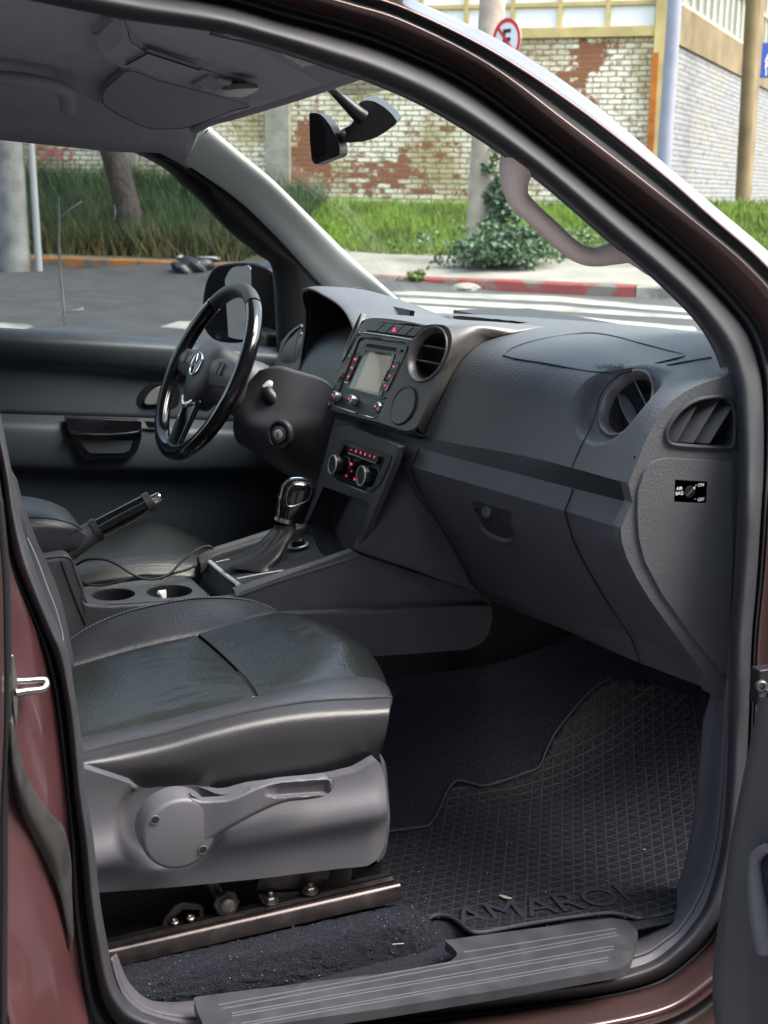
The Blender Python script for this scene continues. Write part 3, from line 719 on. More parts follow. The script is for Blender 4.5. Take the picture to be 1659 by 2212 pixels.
n_ = len(c3)
for i in range(n_): j = (i+1) % n_; Fq.append((2*i, 2*j, 2*j+1, 2*i+1))
Fq.append(tuple(2*i+1 for i in range(n_)))
mk('cubby', V, Fq, plastic_mid, low_)
fr = [(868, 968, -.125), (850, 1005, -.125), (812, 1090, -.12), (770, 1190, -.118)]
f1 = [(875, 968, -.145), (872, 1015, -.150), (850, 1100, -.145), (815, 1205, -.140)]
f2 = [(905, 975, -.205), (905, 1040, -.21), (930, 1130, -.20), (925, 1245, -.165)]
f3 = [(960, 985, -.26), (960, 1080, -.24), (1000, 1180, -.225), (1038, 1284, -.175)]
f2 = [(895, 968, -.17), (900, 1030, -.175), (905, 1120, -.165), (905, 1236, -.155)]
f3 = [(935, 968, -.20), (950, 1050, -.205), (975, 1150, -.20), (1040, 1285, -.175)]
fr0 = [(862, 965, -.10), (843, 1000, -.10), (800, 1086, -.095), (757, 1185, -.09)]
loft('console_flank', [fr0, fr, f1, f2, f3, [pt(980, 968, -.12), pt(1000, 1050, -.12), pt(1030, 1150, -.12), pt(1090, 1290, -.12)]], plastic_mid, low_, n=70, m=40, sharp=180, solid=.002)
cl = part('climate_control')
fB = lambda l: (lambda u, v: plB(u, v)+nB*l)
panel('control_plate', HV, fB(-.001), gloss, cl, push=(.006, 0, 0), step=14)
kl = rnd([z6(*q) for q in [(530, 110), (770, 190), (745, 245), (528, 168)]], 1)
panel('key_bar', kl, fB(.003), black, cl, push=(.004, 0, 0), bevel=.0006)
tube('chrome_line', [fB(.0035)(*z6(*q)) for q in [(540, 165), (745, 242), (765, 210)]], .0008, satinchrome, cl, smooth_path=False, sec=5)
for k, s_ in enumerate(['-', '2', '3', '5', '6', '7']):
    text('key_lettering', s_ if k else '\u2013', fB(.0038)(*z6(562+k*35, 138+k*12)), xb, yb, .0062, red_led, cl, ext=.0001, bold=.0002)
for q, s_ in [((545, 248), '*S'), ((650, 288), 'AC'), ((508, 338), 'I'), ((600, 322), '8'), ((572, 366), 'V'), ((610, 380), 'M'), ((550, 300), ':')]:
    text('key_lettering', s_, fB(.0006)(*z6(*q)), xb, yb, .0062, red_led, cl, ext=.0001, bold=.0002)
for q in [(447, 255), (668, 343)]:
    c = plB(*z6(*q))
    lathe('temperature_knob', [(.0185, -.001), (.018, .011), (.0168, .0125), (.0158, .0115), (.001, .0115)], c, nB, black, cl, sec=40)
    lathe('knob_ring', [(.0178, .0112), (.0176, .0134), (.0160, .0134), (.0158, .0112)], c, nB, silver, cl, sec=40, caps=False)
tube('chrome_line', [fB(.001)(*z6(*q)) for q in [(418, 320), (425, 360), (460, 385), (650, 460), (680, 455)]], .0009, satinchrome, cl, sec=5)

# ---- tunnel console
con = part('centre_console')
side_u = [(505, 1291), (520, 1279), (560, 1264), (640, 1235), (764, 1190), (776, 1198), (900, 1239), (1030, 1281), (1062, 1300), (1063, 1306), (900, 1312), (640, 1326), (560, 1345), (480, 1330), (440, 1300)]
panel('console_side', side_u, Y(-.128), plastic, con, push=(0, .02, 0), step=16, bevel=.002)
side_l = rnd([(600, 1330), (640, 1327), (900, 1314), (1062, 1308), (1064, 1335), (1056, 1368), (1040, 1390), (1010, 1403), (900, 1412), (800, 1418), (700, 1425), (600, 1440)], 6)
panel('console_lower_side', side_l, Y(-.150), plastic_mid, con, push=(0, .03, 0), step=16, bevel=.003)
# raised rim band around the lever well
zg = lambda X, Yy: (432+X*.2083, 1002.2+Yy*.2083)
rim_o = [pt(*zg(*q), -.128) for q in [(370, 1370), (500, 1318), (830, 1202), (1640, 950)]]
rim_i = [pt(*zg(*q), -.108) for q in [(330, 1290), (500, 1232), (900, 1098), (1550, 900)]]
loft('console_rim', [[p+Vector((0, .002, -.012)) for p in rim_o], rim_o, [(a+b_)/2+Vector((0, 0, .0025)) for a, b_ in zip(rim_o, rim_i)], rim_i, [p+Vector((0, .002, -.012)) for p in rim_i]], plastic_lt, con, n=40, m=20, sharp=180, solid=.001)
far_o = [pt(*zg(*q), .125) for q in [(-30, 1010), (110, 925), (400, 830), (680, 740), (1060, 620)]]
far_i = [p+Vector((0, -.022, 0)) for p in far_o]
loft('console_rim', [[p+Vector((0, .01, -.12)) for p in far_o], far_o, [(a+b_)/2+Vector((0, 0, .003)) for a, b_ in zip(far_o, far_i)], far_i, [p+Vector((0, 0, -.02)) for p in far_i]], plastic_mid, con, n=40, m=20, sharp=180, solid=.001)
def ztop(x): return .828+(x-.64)*.20
top = MB()
def topq(x, y, dz=0): return Vector((x, y, ztop(x)+dz))
cA_, cB_, cC_ = pt(455, 1216, .085), pt(514, 1264, -.098), pt(611, 1232, -.088)
ctn = (cB_-cA_).cross(cC_-cA_).normalized(); ctn = ctn if ctn.z > 0 else -ctn
plT = PL(cA_-ctn*.002, ctn)
panel('console_top', rnd([zg(*q) for q in [(70, 1005), (385, 1275), (640, 1200), (900, 1105), (1560, 900), (1290, 960), (1240, 900), (1120, 640), (1040, 640), (680, 760), (110, 935)]], 2), plT, plastic_dk, con, push=-ctn*.004, step=14)
plR_ = PL(cA_-ctn*.004, Vector((-1, 0, .25)))
panel('console_rear_face', [(405, 1250), (434, 1208), (449, 1209), (514, 1266), (512, 1292), (480, 1345), (455, 1345), (452, 1290)], plR_, plastic_dk, con, push=(.004, 0, 0), step=20, bevel=.001)
# rear console: body, cup holders
CH = .812
b = MB(); b.box((.15, 0, .64), (.56, .25, .28)); b.go('console_body', plastic, con, bevel=.012, seg=3)
cups = [((.478, -.012), .040), ((.560, -.012), .043)]
cA = ptz(245, 1284, CH); cB = ptz(366, 1277, CH); cups = [((cA.x, cA.y), .038), ((cB.x, cB.y), .041)]
tr_out = [ptz(u, v, CH) for u, v in [(178, 1268), (394, 1243), (412, 1249), (455, 1288), (330, 1300), (190, 1308), (180, 1300)]]
hol = []
for (cx_, cy_), r in cups: hol.append([proj((cx_+r*cos(a), cy_+r*1.0*sin(a), CH)) for a in np.linspace(0, 2*pi, 32, endpoint=False)])
panel('cup_tray', rnd([proj(p) for p in tr_out], 4), lambda u, v: ptz(u, v, CH), plastic, con, push=(0, 0, -.012), step=10, holes=hol, bevel=.002)
for (cx_, cy_), r in cups: lathe('cup_holder', [(r*1.005, 0), (r*.97, -.02), (r*.92, -.06), (.001, -.062)], (cx_, cy_, CH), (0, 0, 1), plastic_dk, con, sec=40, caps=False)
# near side of the rear console, down behind the seat
loft('console_side', [[(90, 1205, -.118), (150, 1203, -.118), (178, 1262, -.118), (190, 1305, -.122), (330, 1302, -.125), (456, 1290, -.128), (505, 1292, -.128)],
                      [(80, 1300, -.118), (150, 1300, -.118), (180, 1330, -.118), (200, 1350, -.12), (340, 1350, -.128), (460, 1350, -.128), (510, 1350, -.128)],
                      [(80, 1450, -.118), (150, 1450, -.118), (180, 1450, -.118), (210, 1450, -.12), (350, 1450, -.128), (470, 1450, -.128), (515, 1450, -.128)]], plastic, con, n=70, m=12, solid=.003)
tube('groove', [(132, 1214, -.121), (160, 1290, -.121), (184, 1350, -.121)], .0013, seam, con, sec=6)
# step face from tray up to the armrest
loft('console_step', [[(88, 1206, -.12), (88, 1206, 0), (88, 1206, .1)], [(150, 1203, -.12), (152, 1203, 0), (150, 1200, .1)], [(180, 1262, -.12), (183, 1262, 0), (180, 1250, .1)], [(189, 1305, -.12), (200, 1298, -.06), (220, 1262, .1)]][0:0] or
     [[Vector((q.x, y, q.z)) for y in (-.121, 0, .11)] for q in (pt(88, 1206, -.12), pt(148, 1204, -.12), pt(165, 1240, -.12), pt(188, 1304, -.12))], plastic, con, n=12, m=20, sharp=180, solid=.002)
# armrest
zh_a = lambda X, Yy: (X*.2917, 1019.5+Yy*.2917)
ar = part('armrest')
def arm_rows():
    rows = []
    xs = np.linspace(-.12, .405, 26)
    for x in xs:
        t = max(0, (x-.28)/.125); sq = sqrt(max(0, 1-t*t)) if t > 0 else 1
        w_ = .098*(.35+.65*sq); zt = 1.010-.06*(1-sq); zb = .918+.03*(1-sq)
        ring = []
        for j in range(28):
            a = 2*pi*j/28; ca, sa = cos(a), sin(a); e = .55
            yy = w_*math.copysign(abs(ca)**e, ca); zz = (zt+zb)/2+(zt-zb)/2*math.copysign(abs(sa)**e, sa)
            ring.append((x, yy, zz+.0))
        rows.append(ring)
    rows.append([( .408, q[1]*.6, .962+(q[2]-.962)*.5) for q in rows[-1]])
    return rows
V, Fc = grid(arm_rows(), closed_u=True); Fc = list(Fc)+[tuple(range(28)), tuple((26)*28+j for j in range(28))]
mk('armrest_pad', V, Fc, leather_b, ar, sharp=180)
tube('armrest_seam', [pt(*zh_a(*q), y) for q, y in [((100, 352), -.099), ((250, 340), -.099), ((380, 347), -.098), ((480, 368), -.094), ((560, 398), -.083), ((612, 432), -.06)]], .0012, seam, ar, sec=6)
# handbrake
hb = part('handbrake')
h0, h1 = pt(205, 1150, .06), pt(312, 1092, .06)
zh = lambda X, Yy: (X*.2917, 1019.5+Yy*.2917)
p0, p1, p2, p3 = [pt(*zh(*q), .06) for q in [(600, 500), (720, 425), (1080, 235), (1195, 190)]]
tube('lever_base', [p0+(p0-p1)*1.2, p0, p1], [.024, .021, .020], plastic_mid, hb, sec=20, smooth_path=False)
tube('grip', [p1, p1+(p2-p1)*.05, (p1+p2)/2, p2], [.0185, .0175, .017, .0165], gloss, hb, sec=20, smooth_path=False)
tube('sleeve', [p1+(p1-p2)*.08, p1+(p2-p1)*.03], .0215, plastic_dk, hb, sec=20, smooth_path=False)
tube('collar', [p2-(p2-p1)*.02, p2+(p2-p1)*.12], [.0185, .018], plastic_dk, hb, sec=20, smooth_path=False)
tube('release_button', [p2+(p2-p1)*.10, p2+(p2-p1)*.27, p2+(p2-p1)*.30], [.0085, .0085, .007], chrome, hb, sec=18, smooth_path=False)
# gear lever
gl_ = part('gear_lever')
G = lambda X, Yy, y=-.0: pt(*zg(X, Yy), y)
boot = []
for (lx, rx, yy, dw) in [(290, 960, 1030, .055), (330, 905, 1000, .05), (480, 880, 930, .044), (600, 890, 850, .036), (680, 930, 760, .028), (735, 985, 690, .022), (768, 990, 640, .018), (775, 985, 600, .0165)]:
    a, b_ = G(lx, yy+25), G(rx, yy-(20 if yy > 900 else -10)); c = (a+b_)/2; hw = (b_-a)/2; ring = []
    for j in range(40):
        t = 2*pi*j/40; wob = 1+.10*sin(5*t+yy*.01)*(1 if yy > 650 else 0)
        ring.append(list(c+hw*cos(t)*wob+Vector((0, dw, 0))*sin(t)*wob))
    boot.append(ring)
boot = np.array([spl(np.array(boot)[:, j], 30) for j in range(40)]).transpose(1, 0, 2)
V, Fc = grid(boot, closed_u=True)
mk('boot', V, Fc, leather_s, gl_, sharp=180)
tube('collar_ring', [G(872, 600), G(882, 560)], [.0185, .0185], satinchrome, gl_, sec=24, smooth_path=False)
kn = []
for (lx, rx, yy, dw) in [(795, 1065, 590, .015), (790, 1085, 540, .016), (793, 1115, 460, .018), (805, 1150, 370, .020), (830, 1185, 290, .021), (850, 1188, 230, .021), (880, 1165, 190, .018), (930, 1110, 160, .011), (990, 1050, 150, .003)]:
    a, b_ = G(lx, yy+ (0 if yy<300 else -12)), G(rx, yy+(10 if yy < 300 else 22)); c = (a+b_)/2; hw = (b_-a)/2; ring = []
    for j in range(32):
        t = 2*pi*j/32; e = .75
        ring.append(list(c+hw*math.copysign(abs(cos(t))**e, cos(t))+Vector((0, dw, 0))*math.copysign(abs(sin(t))**e, sin(t))))
    kn.append(ring)
kn = np.array([spl(np.array(kn)[:, j], 40) for j in range(32)]).transpose(1, 0, 2)
V, Fc = grid(kn, closed_u=True); Fc = list(Fc)+[tuple(39*32+j for j in range(32))]
mk('knob', V, Fc, gloss, gl_, sharp=180)
tube('knob_outline', [G(*q, -.0215) for q in [(895, 400), (900, 330), (930, 250), (985, 205), (1060, 190), (1130, 200), (1158, 230), (1155, 300), (1120, 370), (1050, 410), (960, 438), (905, 435), (895, 400)]], .0007, satinchrome, gl_, n=80, sec=5)
tube('knob_trim', [G(*q, -.008) for q in [(812, 540), (822, 470), (840, 340), (862, 240), (900, 185), (960, 158), (1040, 155), (1110, 165), (1160, 195)]], [.0012, .0018, .0022, .0026, .003, .003, .0028, .0024, .001], chrome, gl_, n=60, sec=8)
# chrome frame and gate
tube('chrome_bar', [pt(*zg(100, 1018), .085)+Vector((0, 0, .001)), pt(*zg(250, 1140), .0), pt(*zg(398, 1252), -.098)], .0048, silver, con, sec=12, flat=((0, 0, 1), .7))
tube('chrome_bar', [pt(*zg(165, 1020), .075), pt(*zg(305, 988), .075)], .0014, silver, con, sec=8)
tube('chrome_bar', [pt(*zg(383, 1190), -.088), pt(*zg(620, 1145), -.088), pt(*zg(862, 1105), -.088)], .0015, silver, con, sec=8)
cbk = pt(*zg(1025, 850), .02)
lathe('socket_ring', [(.0205, 0), (.0205, .003), (.0175, .004), (.017, .001)], cbk, (-.2, 0, 1), satinchrome, con, sec=30)
lathe('socket_cap', [(.016, .0), (.012, .002), (.0115, .012), (.009, .014), (.001, .014)], cbk, (-.2, 0, 1), black, con, sec=24)

# ---- passenger seat
ps = part('front_seat', 'black leather front passenger seat')
st = lambda y, L, tail: [pt(u, v, y) for u, v in L]+[Vector(t) for t in tail]
def bulge(rA, rB, h, n=Vector((0, 0, 1))):
    a = spl(rA, 40); b_ = spl(rB, 40); return [Vector((p+q)/2)+n*h for p, q in zip(a, b_)]
fcrest = st(-.145, [(60, 1440), (145, 1386), (200, 1352), (275, 1322), (375, 1300), (450, 1292), (525, 1296), (575, 1310), (606, 1326)], [])
fin = st(-.235, [(80, 1458), (152, 1439), (200, 1426), (280, 1404), (350, 1387), (430, 1371), (500, 1352), (560, 1334), (612, 1326)], [])
fout = [p+Vector((0, .02, -.10)) for p in fcrest]
ff = lambda r: [Vector(q) for q in spl(r, 60)]
def crease(p, k=1.0):
    p = Vector(p); q = Vector((p.x*16+p.y*9, p.y*34-p.x*8, 3.1)); n1_ = noise.noise(q); n2_ = noise.noise(Vector((p.x*7, p.y*7, 9.)))
    h = -abs(n1_)**.8*.0022*max(0, .45+n2_*1.6)+.0025*n2_
    return p+Vector((0, 0, h*k))
def pad(name, rA, rB, h, mat, ends=True, drop=.004, n=60, m=18, mids=((.08, .35), (.3, .85), (.5, 1), (.7, .85), (.92, .35)), nv=(0, 0, 1), label=None):
    a, b_ = spl(rA, n), spl(rB, n); nv = np.array(nv); rows = [a-nv*drop]
    for t, k_ in mids: rows.append(a*(1-t)+b_*t+nv*h*k_)
    rows.append(b_-nv*drop)
    R = np.array(rows); R = np.array([spl(R[:, j], m) for j in range(n)]).transpose(1, 0, 2)
    if name == 'seat_cushion':
        sm_ = spl([pt(430, 1371, -.235), pt(480, 1414, -.32), pt(530, 1464, -.43), pt(557, 1503, -.515)], 80)[::-1]; tt = np.linspace(0, 1, n)**4
        for i_ in range(m):
            e_ = np.array([np.interp(R[i_, -1, 1], sm_[:, 1], sm_[:, k]) for k in range(3)]); R[i_] += (e_-R[i_, -1])*tt[:, None]
    if ends:
        for idx in (0, -1):
            for dpt, kk in ((0, 1.0), (1, .45), (2, .12)):
                j = dpt if idx == 0 else n-1-dpt
                R[:, j] -= nv*drop*1.6*kk
    V, Fc = grid(R)
    if name == 'seat_cushion': V = np.array([crease(v) for v in V])
    return mk(name, V, Fc, mat, ps, sharp=180, solid=.002, label=label)
R = [fout, [p+Vector((0, .006, -.02)) for p in fcrest], fcrest]
loft('bolster_side', R, leather_s, ps, n=60, m=16, sharp=180, solid=.002)
pad('seat_bolster', fcrest, fin, .006, leather_b)
ncen = st(-.515, [(100, 1610), (175, 1593), (250, 1578), (350, 1556), (450, 1531), (500, 1518), (557, 1503)], [])
ncen2 = st(-.515, [(557, 1503), (600, 1490), (650, 1477), (725, 1462), (780, 1460), (822, 1474), (842, 1494)], [])
frear = st(-.235, [(80, 1458), (152, 1439), (200, 1426), (280, 1404), (350, 1387), (430, 1371)], [])
ffront = st(-.235, [(430, 1371), (500, 1352), (560, 1334), (612, 1324), (660, 1334), (700, 1352), (735, 1376)], [])
pad('seat_cushion', frear, ncen, .004, leather, m=90, n=110)
seamline = [pt(430, 1371, -.235), pt(480, 1414, -.32), pt(530, 1464, -.43), pt(557, 1503, -.515)]
# front pad between seam and front edge: rows across from far to near
r_f = [pt(430, 1371, -.235), pt(500, 1351, -.235), pt(560, 1334, -.235), pt(610, 1325, -.235), pt(655, 1333, -.235), pt(690, 1352, -.235), pt(705, 1385, -.235)]
r_1 = [pt(480, 1414, -.32), pt(560, 1388, -.32), pt(630, 1362, -.32), pt(685, 1348, -.32), pt(735, 1362, -.32), pt(768, 1392, -.32), pt(775, 1430, -.32)]
r_2 = [pt(530, 1464, -.43), pt(620, 1434, -.43), pt(700, 1404, -.43), pt(755, 1394, -.43), pt(800, 1416, -.43), pt(822, 1450, -.43), pt(826, 1490, -.43)]
r_3 = [pt(557, 1503, -.515), pt(620, 1484, -.515), pt(680, 1469, -.515), pt(740, 1460, -.515), pt(790, 1463, -.515), pt(832, 1482, -.515), pt(843, 1510, -.515)]
pr = lambda r, d: [p-Vector((0, 0, d)) for p in r]
R = [pr(r_f, .003), r_f, r_1, r_2, r_3, pr(r_3, .008)]
loft('seat_front_pad', R, leather, ps, n=110, m=90, sharp=180, solid=.002, warp=lambda p: crease(p, 1.0 if p.x < .69 else .3))
# near bolster strip and side
n1 = st(-.520, [(100, 1612), (175, 1595), (250, 1580), (350, 1558), (450, 1533), (557, 1505), (650, 1479), (725, 1464), (785, 1462), (826, 1474), (845, 1496)], [])
n2 = st(-.600, [(100, 1640), (177, 1627), (250, 1609), (350, 1587), (450, 1559), (550, 1535), (650, 1518), (720, 1512), (770, 1510), (815, 1508), (846, 1507)], [])
pad('seat_bolster', n1, n2, .005, leather_b, n=80)
n3 = st(-.628, [(100, 1660), (178, 1645), (252, 1636), (352, 1618), (452, 1592), (552, 1570), (650, 1555), (720, 1548), (775, 1544), (815, 1540), (842, 1538)], [])
n4 = st(-.630, [(100, 1670), (182, 1662), (255, 1672), (355, 1668), (455, 1655), (555, 1640), (650, 1625), (720, 1610), (775, 1600), (808, 1590), (832, 1585)], [])
n5 = st(-.605, [(100, 1680), (184, 1690), (257, 1735), (357, 1740), (457, 1740), (557, 1735), (650, 1720), (720, 1695), (775, 1672), (800, 1655), (815, 1642)], [])
loft('seat_side', [[p+Vector((0, .004, 0)) for p in n2], n2, n3, n4, n5], leather_s, ps, n=80, m=30, sharp=180, solid=.002)
# front face of the cushion
fa = [p+Vector((0, 0, .0)) for p in [r_f[-1], r_1[-1], r_2[-1], r_3[-1], n2[-1]]]
fb = [Vector((p.x-.012, p.y, p.z-.05)) for p in fa]; fc = [Vector((p.x-.045, p.y, p.z-.10)) for p in fa]
fb[-1] = n4[-1]; fc[-1] = n5[-1]
loft('seat_front', [fa, fb, fc], leather_s, ps, n=50, m=16, sharp=180, solid=.002)
cr_e = [n2[-1], n3[-1], n4[-1], n5[-1]]
# piping + stitches
tube('piping', [p+Vector((0, -.001, .001)) for p in n2], .0022, leather_s, ps, n=120, sec=8)
tube('piping', [p+Vector((0, 0, .001)) for p in fcrest], .0018, leather_b, ps, n=100, sec=8)
def stitches(name, path, step=.0065, ln=.0042, r=.0008, off=Vector((0, 0, 0)), mat=stitch):
    Q = spl(path, 400, arc=True); L = np.r_[0, np.cumsum(np.linalg.norm(np.diff(Q, axis=0), axis=1))]; m_ = MB(); s = 0
    while s+ln < L[-1]:
        a = Vector([np.interp(s, L, Q[:, k]) for k in range(3)])+off; b_ = Vector([np.interp(s+ln, L, Q[:, k]) for k in range(3)])+off
        d = (b_-a).normalized(); u = d.orthogonal().normalized()*r; w2 = d.cross(u).normalized()*r
        m_.add([a-u*.2, a+u, a+w2, a-u, a-w2, b_+u, b_+w2, b_-u, b_-w2], [(1, 2, 6, 5), (2, 3, 7, 6), (3, 4, 8, 7), (4, 1, 5, 8), (1, 4, 3, 2), (5, 6, 7, 8)]); s += step
    return m_.go(name, mat, ps)
stitches('stitching', n2, off=Vector((0, -.006, -.0035)))
stitches('stitching', fcrest, off=Vector((0, -.006, .0035)))
# backrest bolster at the left edge
br = [[(-40, 1000, -.56), (20, 1080, -.55), (52, 1151, -.54), (60, 1220, -.53), (75, 1300, -.52), (95, 1380, -.51), (110, 1470, -.50)],
      [(0, 1000, -.50), (45, 1100, -.50), (75, 1190, -.48), (97, 1250, -.47), (120, 1320, -.46), (140, 1390, -.45), (150, 1440, -.44)],
      [(30, 1040, -.44), (56, 1140, -.42), (88, 1205, -.40), (115, 1270, -.40), (135, 1340, -.38), (143, 1395, -.38), (146, 1420, -.38)],
      [(20, 1040, -.30), (50, 1150, -.30), (75, 1215, -.30), (100, 1290, -.30), (115, 1350, -.30), (120, 1390, -.30), (122, 1400, -.30)]]
loft('backrest', br, leather_b, ps, n=60, m=24, sharp=180, solid=.01)
stitches('stitching', [(72, 1170, -.50), (92, 1225, -.485), (112, 1290, -.475), (128, 1345, -.465), (137, 1400, -.46)], off=Vector((0, -.01, 0)), r=.0009) if False else None
tube('backrest_stitching', [(60, 1163, -.56), (83, 1215, -.55), (103, 1270, -.54), (122, 1320, -.53), (134, 1365, -.52), (139, 1400, -.52)], .0007, stitch, ps, sec=6)
b = MB(); b.box((-.02, -.38, 1.08), (.14, .48, .62), X=(1, 0, .25), Z=(-.25, 0, 1)); b.go('backrest_core', leather_s, ps, bevel=.05, seg=5)
# side cover with knob pocket
zs = lambda X, Yy: (172.8+X*.427, 1624.3+Yy*.427)
KC = pt(*zs(495, 400), -.69)
def cov(p):
    # returns y of cover at (x,z)
    dz = p.z-KC.z
    base = -.648-.020*math.exp(-((dz+.035)/.028)**2)-.006*math.exp(-((dz-.09)/.03)**2)
    if p.x > .66: base += ((p.x-.66)/.06)**2*.05
    r = sqrt((p.x-KC.x)**2+(p.z-KC.z+.006)**2)
    k_ = 1/(1+math.exp((r-.064)/.0035))
    return base*(1-k_)+(-.622)*k_
covs = IMP(lambda p: cov(p)-p.y, 1.2, 2.6, 40)
CO = [zs(*q) for q in [(-40, 55), (25, 85), (180, 135), (330, 187), (380, 180), (440, 165), (500, 160), (560, 165), (620, 182), (700, 215), (760, 212), (860, 182), (1000, 165), (1280, 130), (1400, 100), (1470, 62), (1496, 40), (1518, 50), (1545, 150), (1554, 250), (1556, 350), (1545, 450), (1530, 505), (1500, 550), (1450, 578), (1300, 592), (900, 642), (500, 682), (90, 712), (-60, 722)]]
panel('side_cover', lin(CO, 150, closed=True), covs, plastic_lt, ps, push=(0, .02, 0), step=7, bevel=.0015, sharp=50, label='grey plastic seat base cover')
loft('front_corner_cover', [[(813, 1626, -.60), (822, 1640, -.60), (833, 1731, -.60), (836, 1774, -.60), (828, 1838, -.60), (813, 1862, -.60)], [(826, 1640, -.5), (832, 1660, -.5), (838, 1731, -.5), (840, 1774, -.5), (832, 1838, -.5), (820, 1862, -.5)]], plastic_lt, ps, n=30, m=6, solid=.004)
# recline lever
rl = part('recline_lever', 'grey round seat lever with a long paddle arm')
lathe('lever_hub', [(.0480, .0), (.0478, .034), (.0465, .0395), (.042, .041), (.001, .0415)], KC+Vector((0, .030, 0)), (0, -1, 0), plastic_lt, rl, sec=72, sharp=60)
arm = [zs(*q) for q in [(560, 225), (610, 242), (660, 243), (740, 237), (800, 217), (850, 193), (900, 172), (960, 153), (1040, 141), (1120, 134), (1200, 129), (1250, 127), (1276, 138), (1284, 160), (1276, 190), (1250, 214), (1210, 231), (1130, 243), (1060, 250), (1000, 266), (950, 287), (890, 315), (820, 352), (750, 390), (690, 425), (630, 462), (560, 505), (520, 530), (500, 420), (520, 300)]]
tipc = pt(*zs(1130, 188), -.713)
def army(u, v):
    X = (u-172.8)/.427; Yy = (v-1624.3)/.427
    y = -.7000-.0105*(lambda t: t*t*(3-2*t))(max(0, min(1, (X-575)/260)))
    # scoop towards the tip
    cyl = 187+(1130-X)*.07; d = (Yy-cyl)/(40 if X > 1010 else 22+18*max(0, (X-930)/80))
    s_ = max(0, min(1, (X-930)/70))*max(0, min(1, (1268-X)/30))
    q_ = max(0, 1-abs(d)**3); y += .009*s_*q_*q_*(3-2*q_)
    dd_ = float(np.min(np.hypot(armd[:, 0]-u, armd[:, 1]-v))); e_ = max(0, 1-dd_/9.0)
    y += .0075*(1-sqrt(max(0, 1-e_*e_)))
    return pt(u, v, y)
armd = lin(arm, 500, closed=True)
def shrink(poly, k):
    P_ = np.array(poly); n_ = len(P_); T_ = np.roll(P_, -1, 0)-np.roll(P_, 1, 0); T_ /= np.linalg.norm(T_, axis=1)[:, None]; N2 = np.c_[-T_[:, 1], T_[:, 0]]
    return P_+N2*k
panel('lever_arm', lin(spl(arm, 400, closed=True), 260, closed=True), army, plastic_lt, rl, push=(0, .010, 0), step=3, sharp=60, rings=(1.2, 2.8, 5, 8))
for q in [(380, 343), (622, 495)]:
    lathe('screw_hole', [(.0062, .0006), (.0055, .0012), (.0048, -.0005), (.0046, -.001)], pt(*zs(*q), -.7025), (0, -1, 0), plastic_lt, rl, sec=20)
    lathe('screw_recess', [(.0047, .0008), (.001, .0009)], pt(*zs(*q), -.7025), (0, -1, 0), void, rl, sec=20)
# rails and brackets
rail = part('seat_rail', 'dark steel seat slide rails')
def prof_rail(name, u0, v0, u1, v1, y, h, w_, ext=.5, mat=steel):
    a, b_ = pt(u0, v0, y), pt(u1, v1, y); d = (b_-a).normalized(); a = a-d*ext
    pf_ = [(0, -h), (0, -.004), (.0025, 0), (.008, .0015), (w_-.008, .0015), (w_-.0025, 0), (w_, -.004), (w_, -h)]
    V = []; Fc = []
    for p in (a, b_):
        for (yy, zz) in pf_: V.append(p+Vector((0, yy, zz)))
    k_ = len(pf_)
    for i in range(k_): j = (i+1) % k_; Fc.append((i, j, k_+j, k_+i))
    Fc += [tuple(range(k_)), tuple(range(k_, 2*k_))]
    return mk(name, V, Fc, mat, rail, sharp=50)
prof_rail('outer_rail', 230, 2057, 866, 1912, -.640, .024, .012)
prof_rail('inner_rail', 230, 2036, 845, 1890, -.612, .010, .006)
prof_rail('rail_web', 230, 2046, 850, 1900, -.628, .012, .004, mat=steel_r)
panel('bracket', rnd([zs(*q) for q in [(895, 722), (900, 660), (930, 635), (1010, 622), (1240, 598), (1262, 600), (1262, 640), (1225, 650), (1220, 742), (1040, 775), (925, 778)]], 5), Y(-.604), steel_r, rail, push=(0, .004, 0), step=16, bevel=.001)
panel('bracket_foot', rnd([zs(*q) for q in [(900, 720), (1010, 712), (1225, 705), (1228, 745), (1040, 775), (925, 780)]], 4), Y(-.612), steel_r, rail, push=(0, .004, 0), bevel=.001)
for q in [(960, 745), (1160, 695)]:
    c = pt(*zs(*q), -.616)
    lathe('nut', [(.0085, 0), (.0085, .006), (.007, .007), (.0045, .0072), (.0045, .014), (.003, .015), (.0005, .015)], c, (0, -.25, 1), bolt, rail, sec=6, smooth=False)
    lathe('washer', [(.0125, -.001), (.0125, .0008), (.002, .0008)], c, (0, -.25, 1), bolt, rail, sec=24)
panel('latch_plate', rnd([zs(*q) for q in [(418, 885), (425, 850), (480, 780), (520, 760), (600, 770), (625, 790), (625, 845), (610, 850), (605, 800), (520, 795), (470, 845), (440, 885)]], 3), Y(-.606), steel_r, rail, push=(0, .006, 0), bevel=.001)
for q in [(478, 862), (558, 842)]: lathe('rivet', [(.006, 0), (.0055, .003), (.003, .004), (.0005, .002)], pt(*zs(*q), -.614), (0, -.4, 1), bolt, rail, sec=16)
c = pt(*zs(737, 762), -.612)
lathe('bolt_head', [(.0185, 0), (.0185, .005), (.016, .008), (.012, .008), (.0115, .011), (.006, .012), (.0005, .011)], c, (0, -1, .1), steel_r, rail, sec=8, smooth=False)
lathe('bolt_boss', [(.009, .008), (.009, .013), (.006, .0145), (.0005, .0145)], c, (0, -1, .1), bolt, rail, sec=24)
tube('torsion_tube', [pt(*zs(700, 720), -.59), pt(*zs(650, 640), -.59), pt(*zs(600, 560), -.59)], .010, steel_r, rail, sec=12)
panel('seat_foot', [zs(*q) for q in [(1360, 590), (1500, 570), (1530, 530), (1525, 600), (1495, 655), (1420, 650), (1385, 640)]], Y(-.57), black, rail, push=(0, .05, 0), bevel=.002)
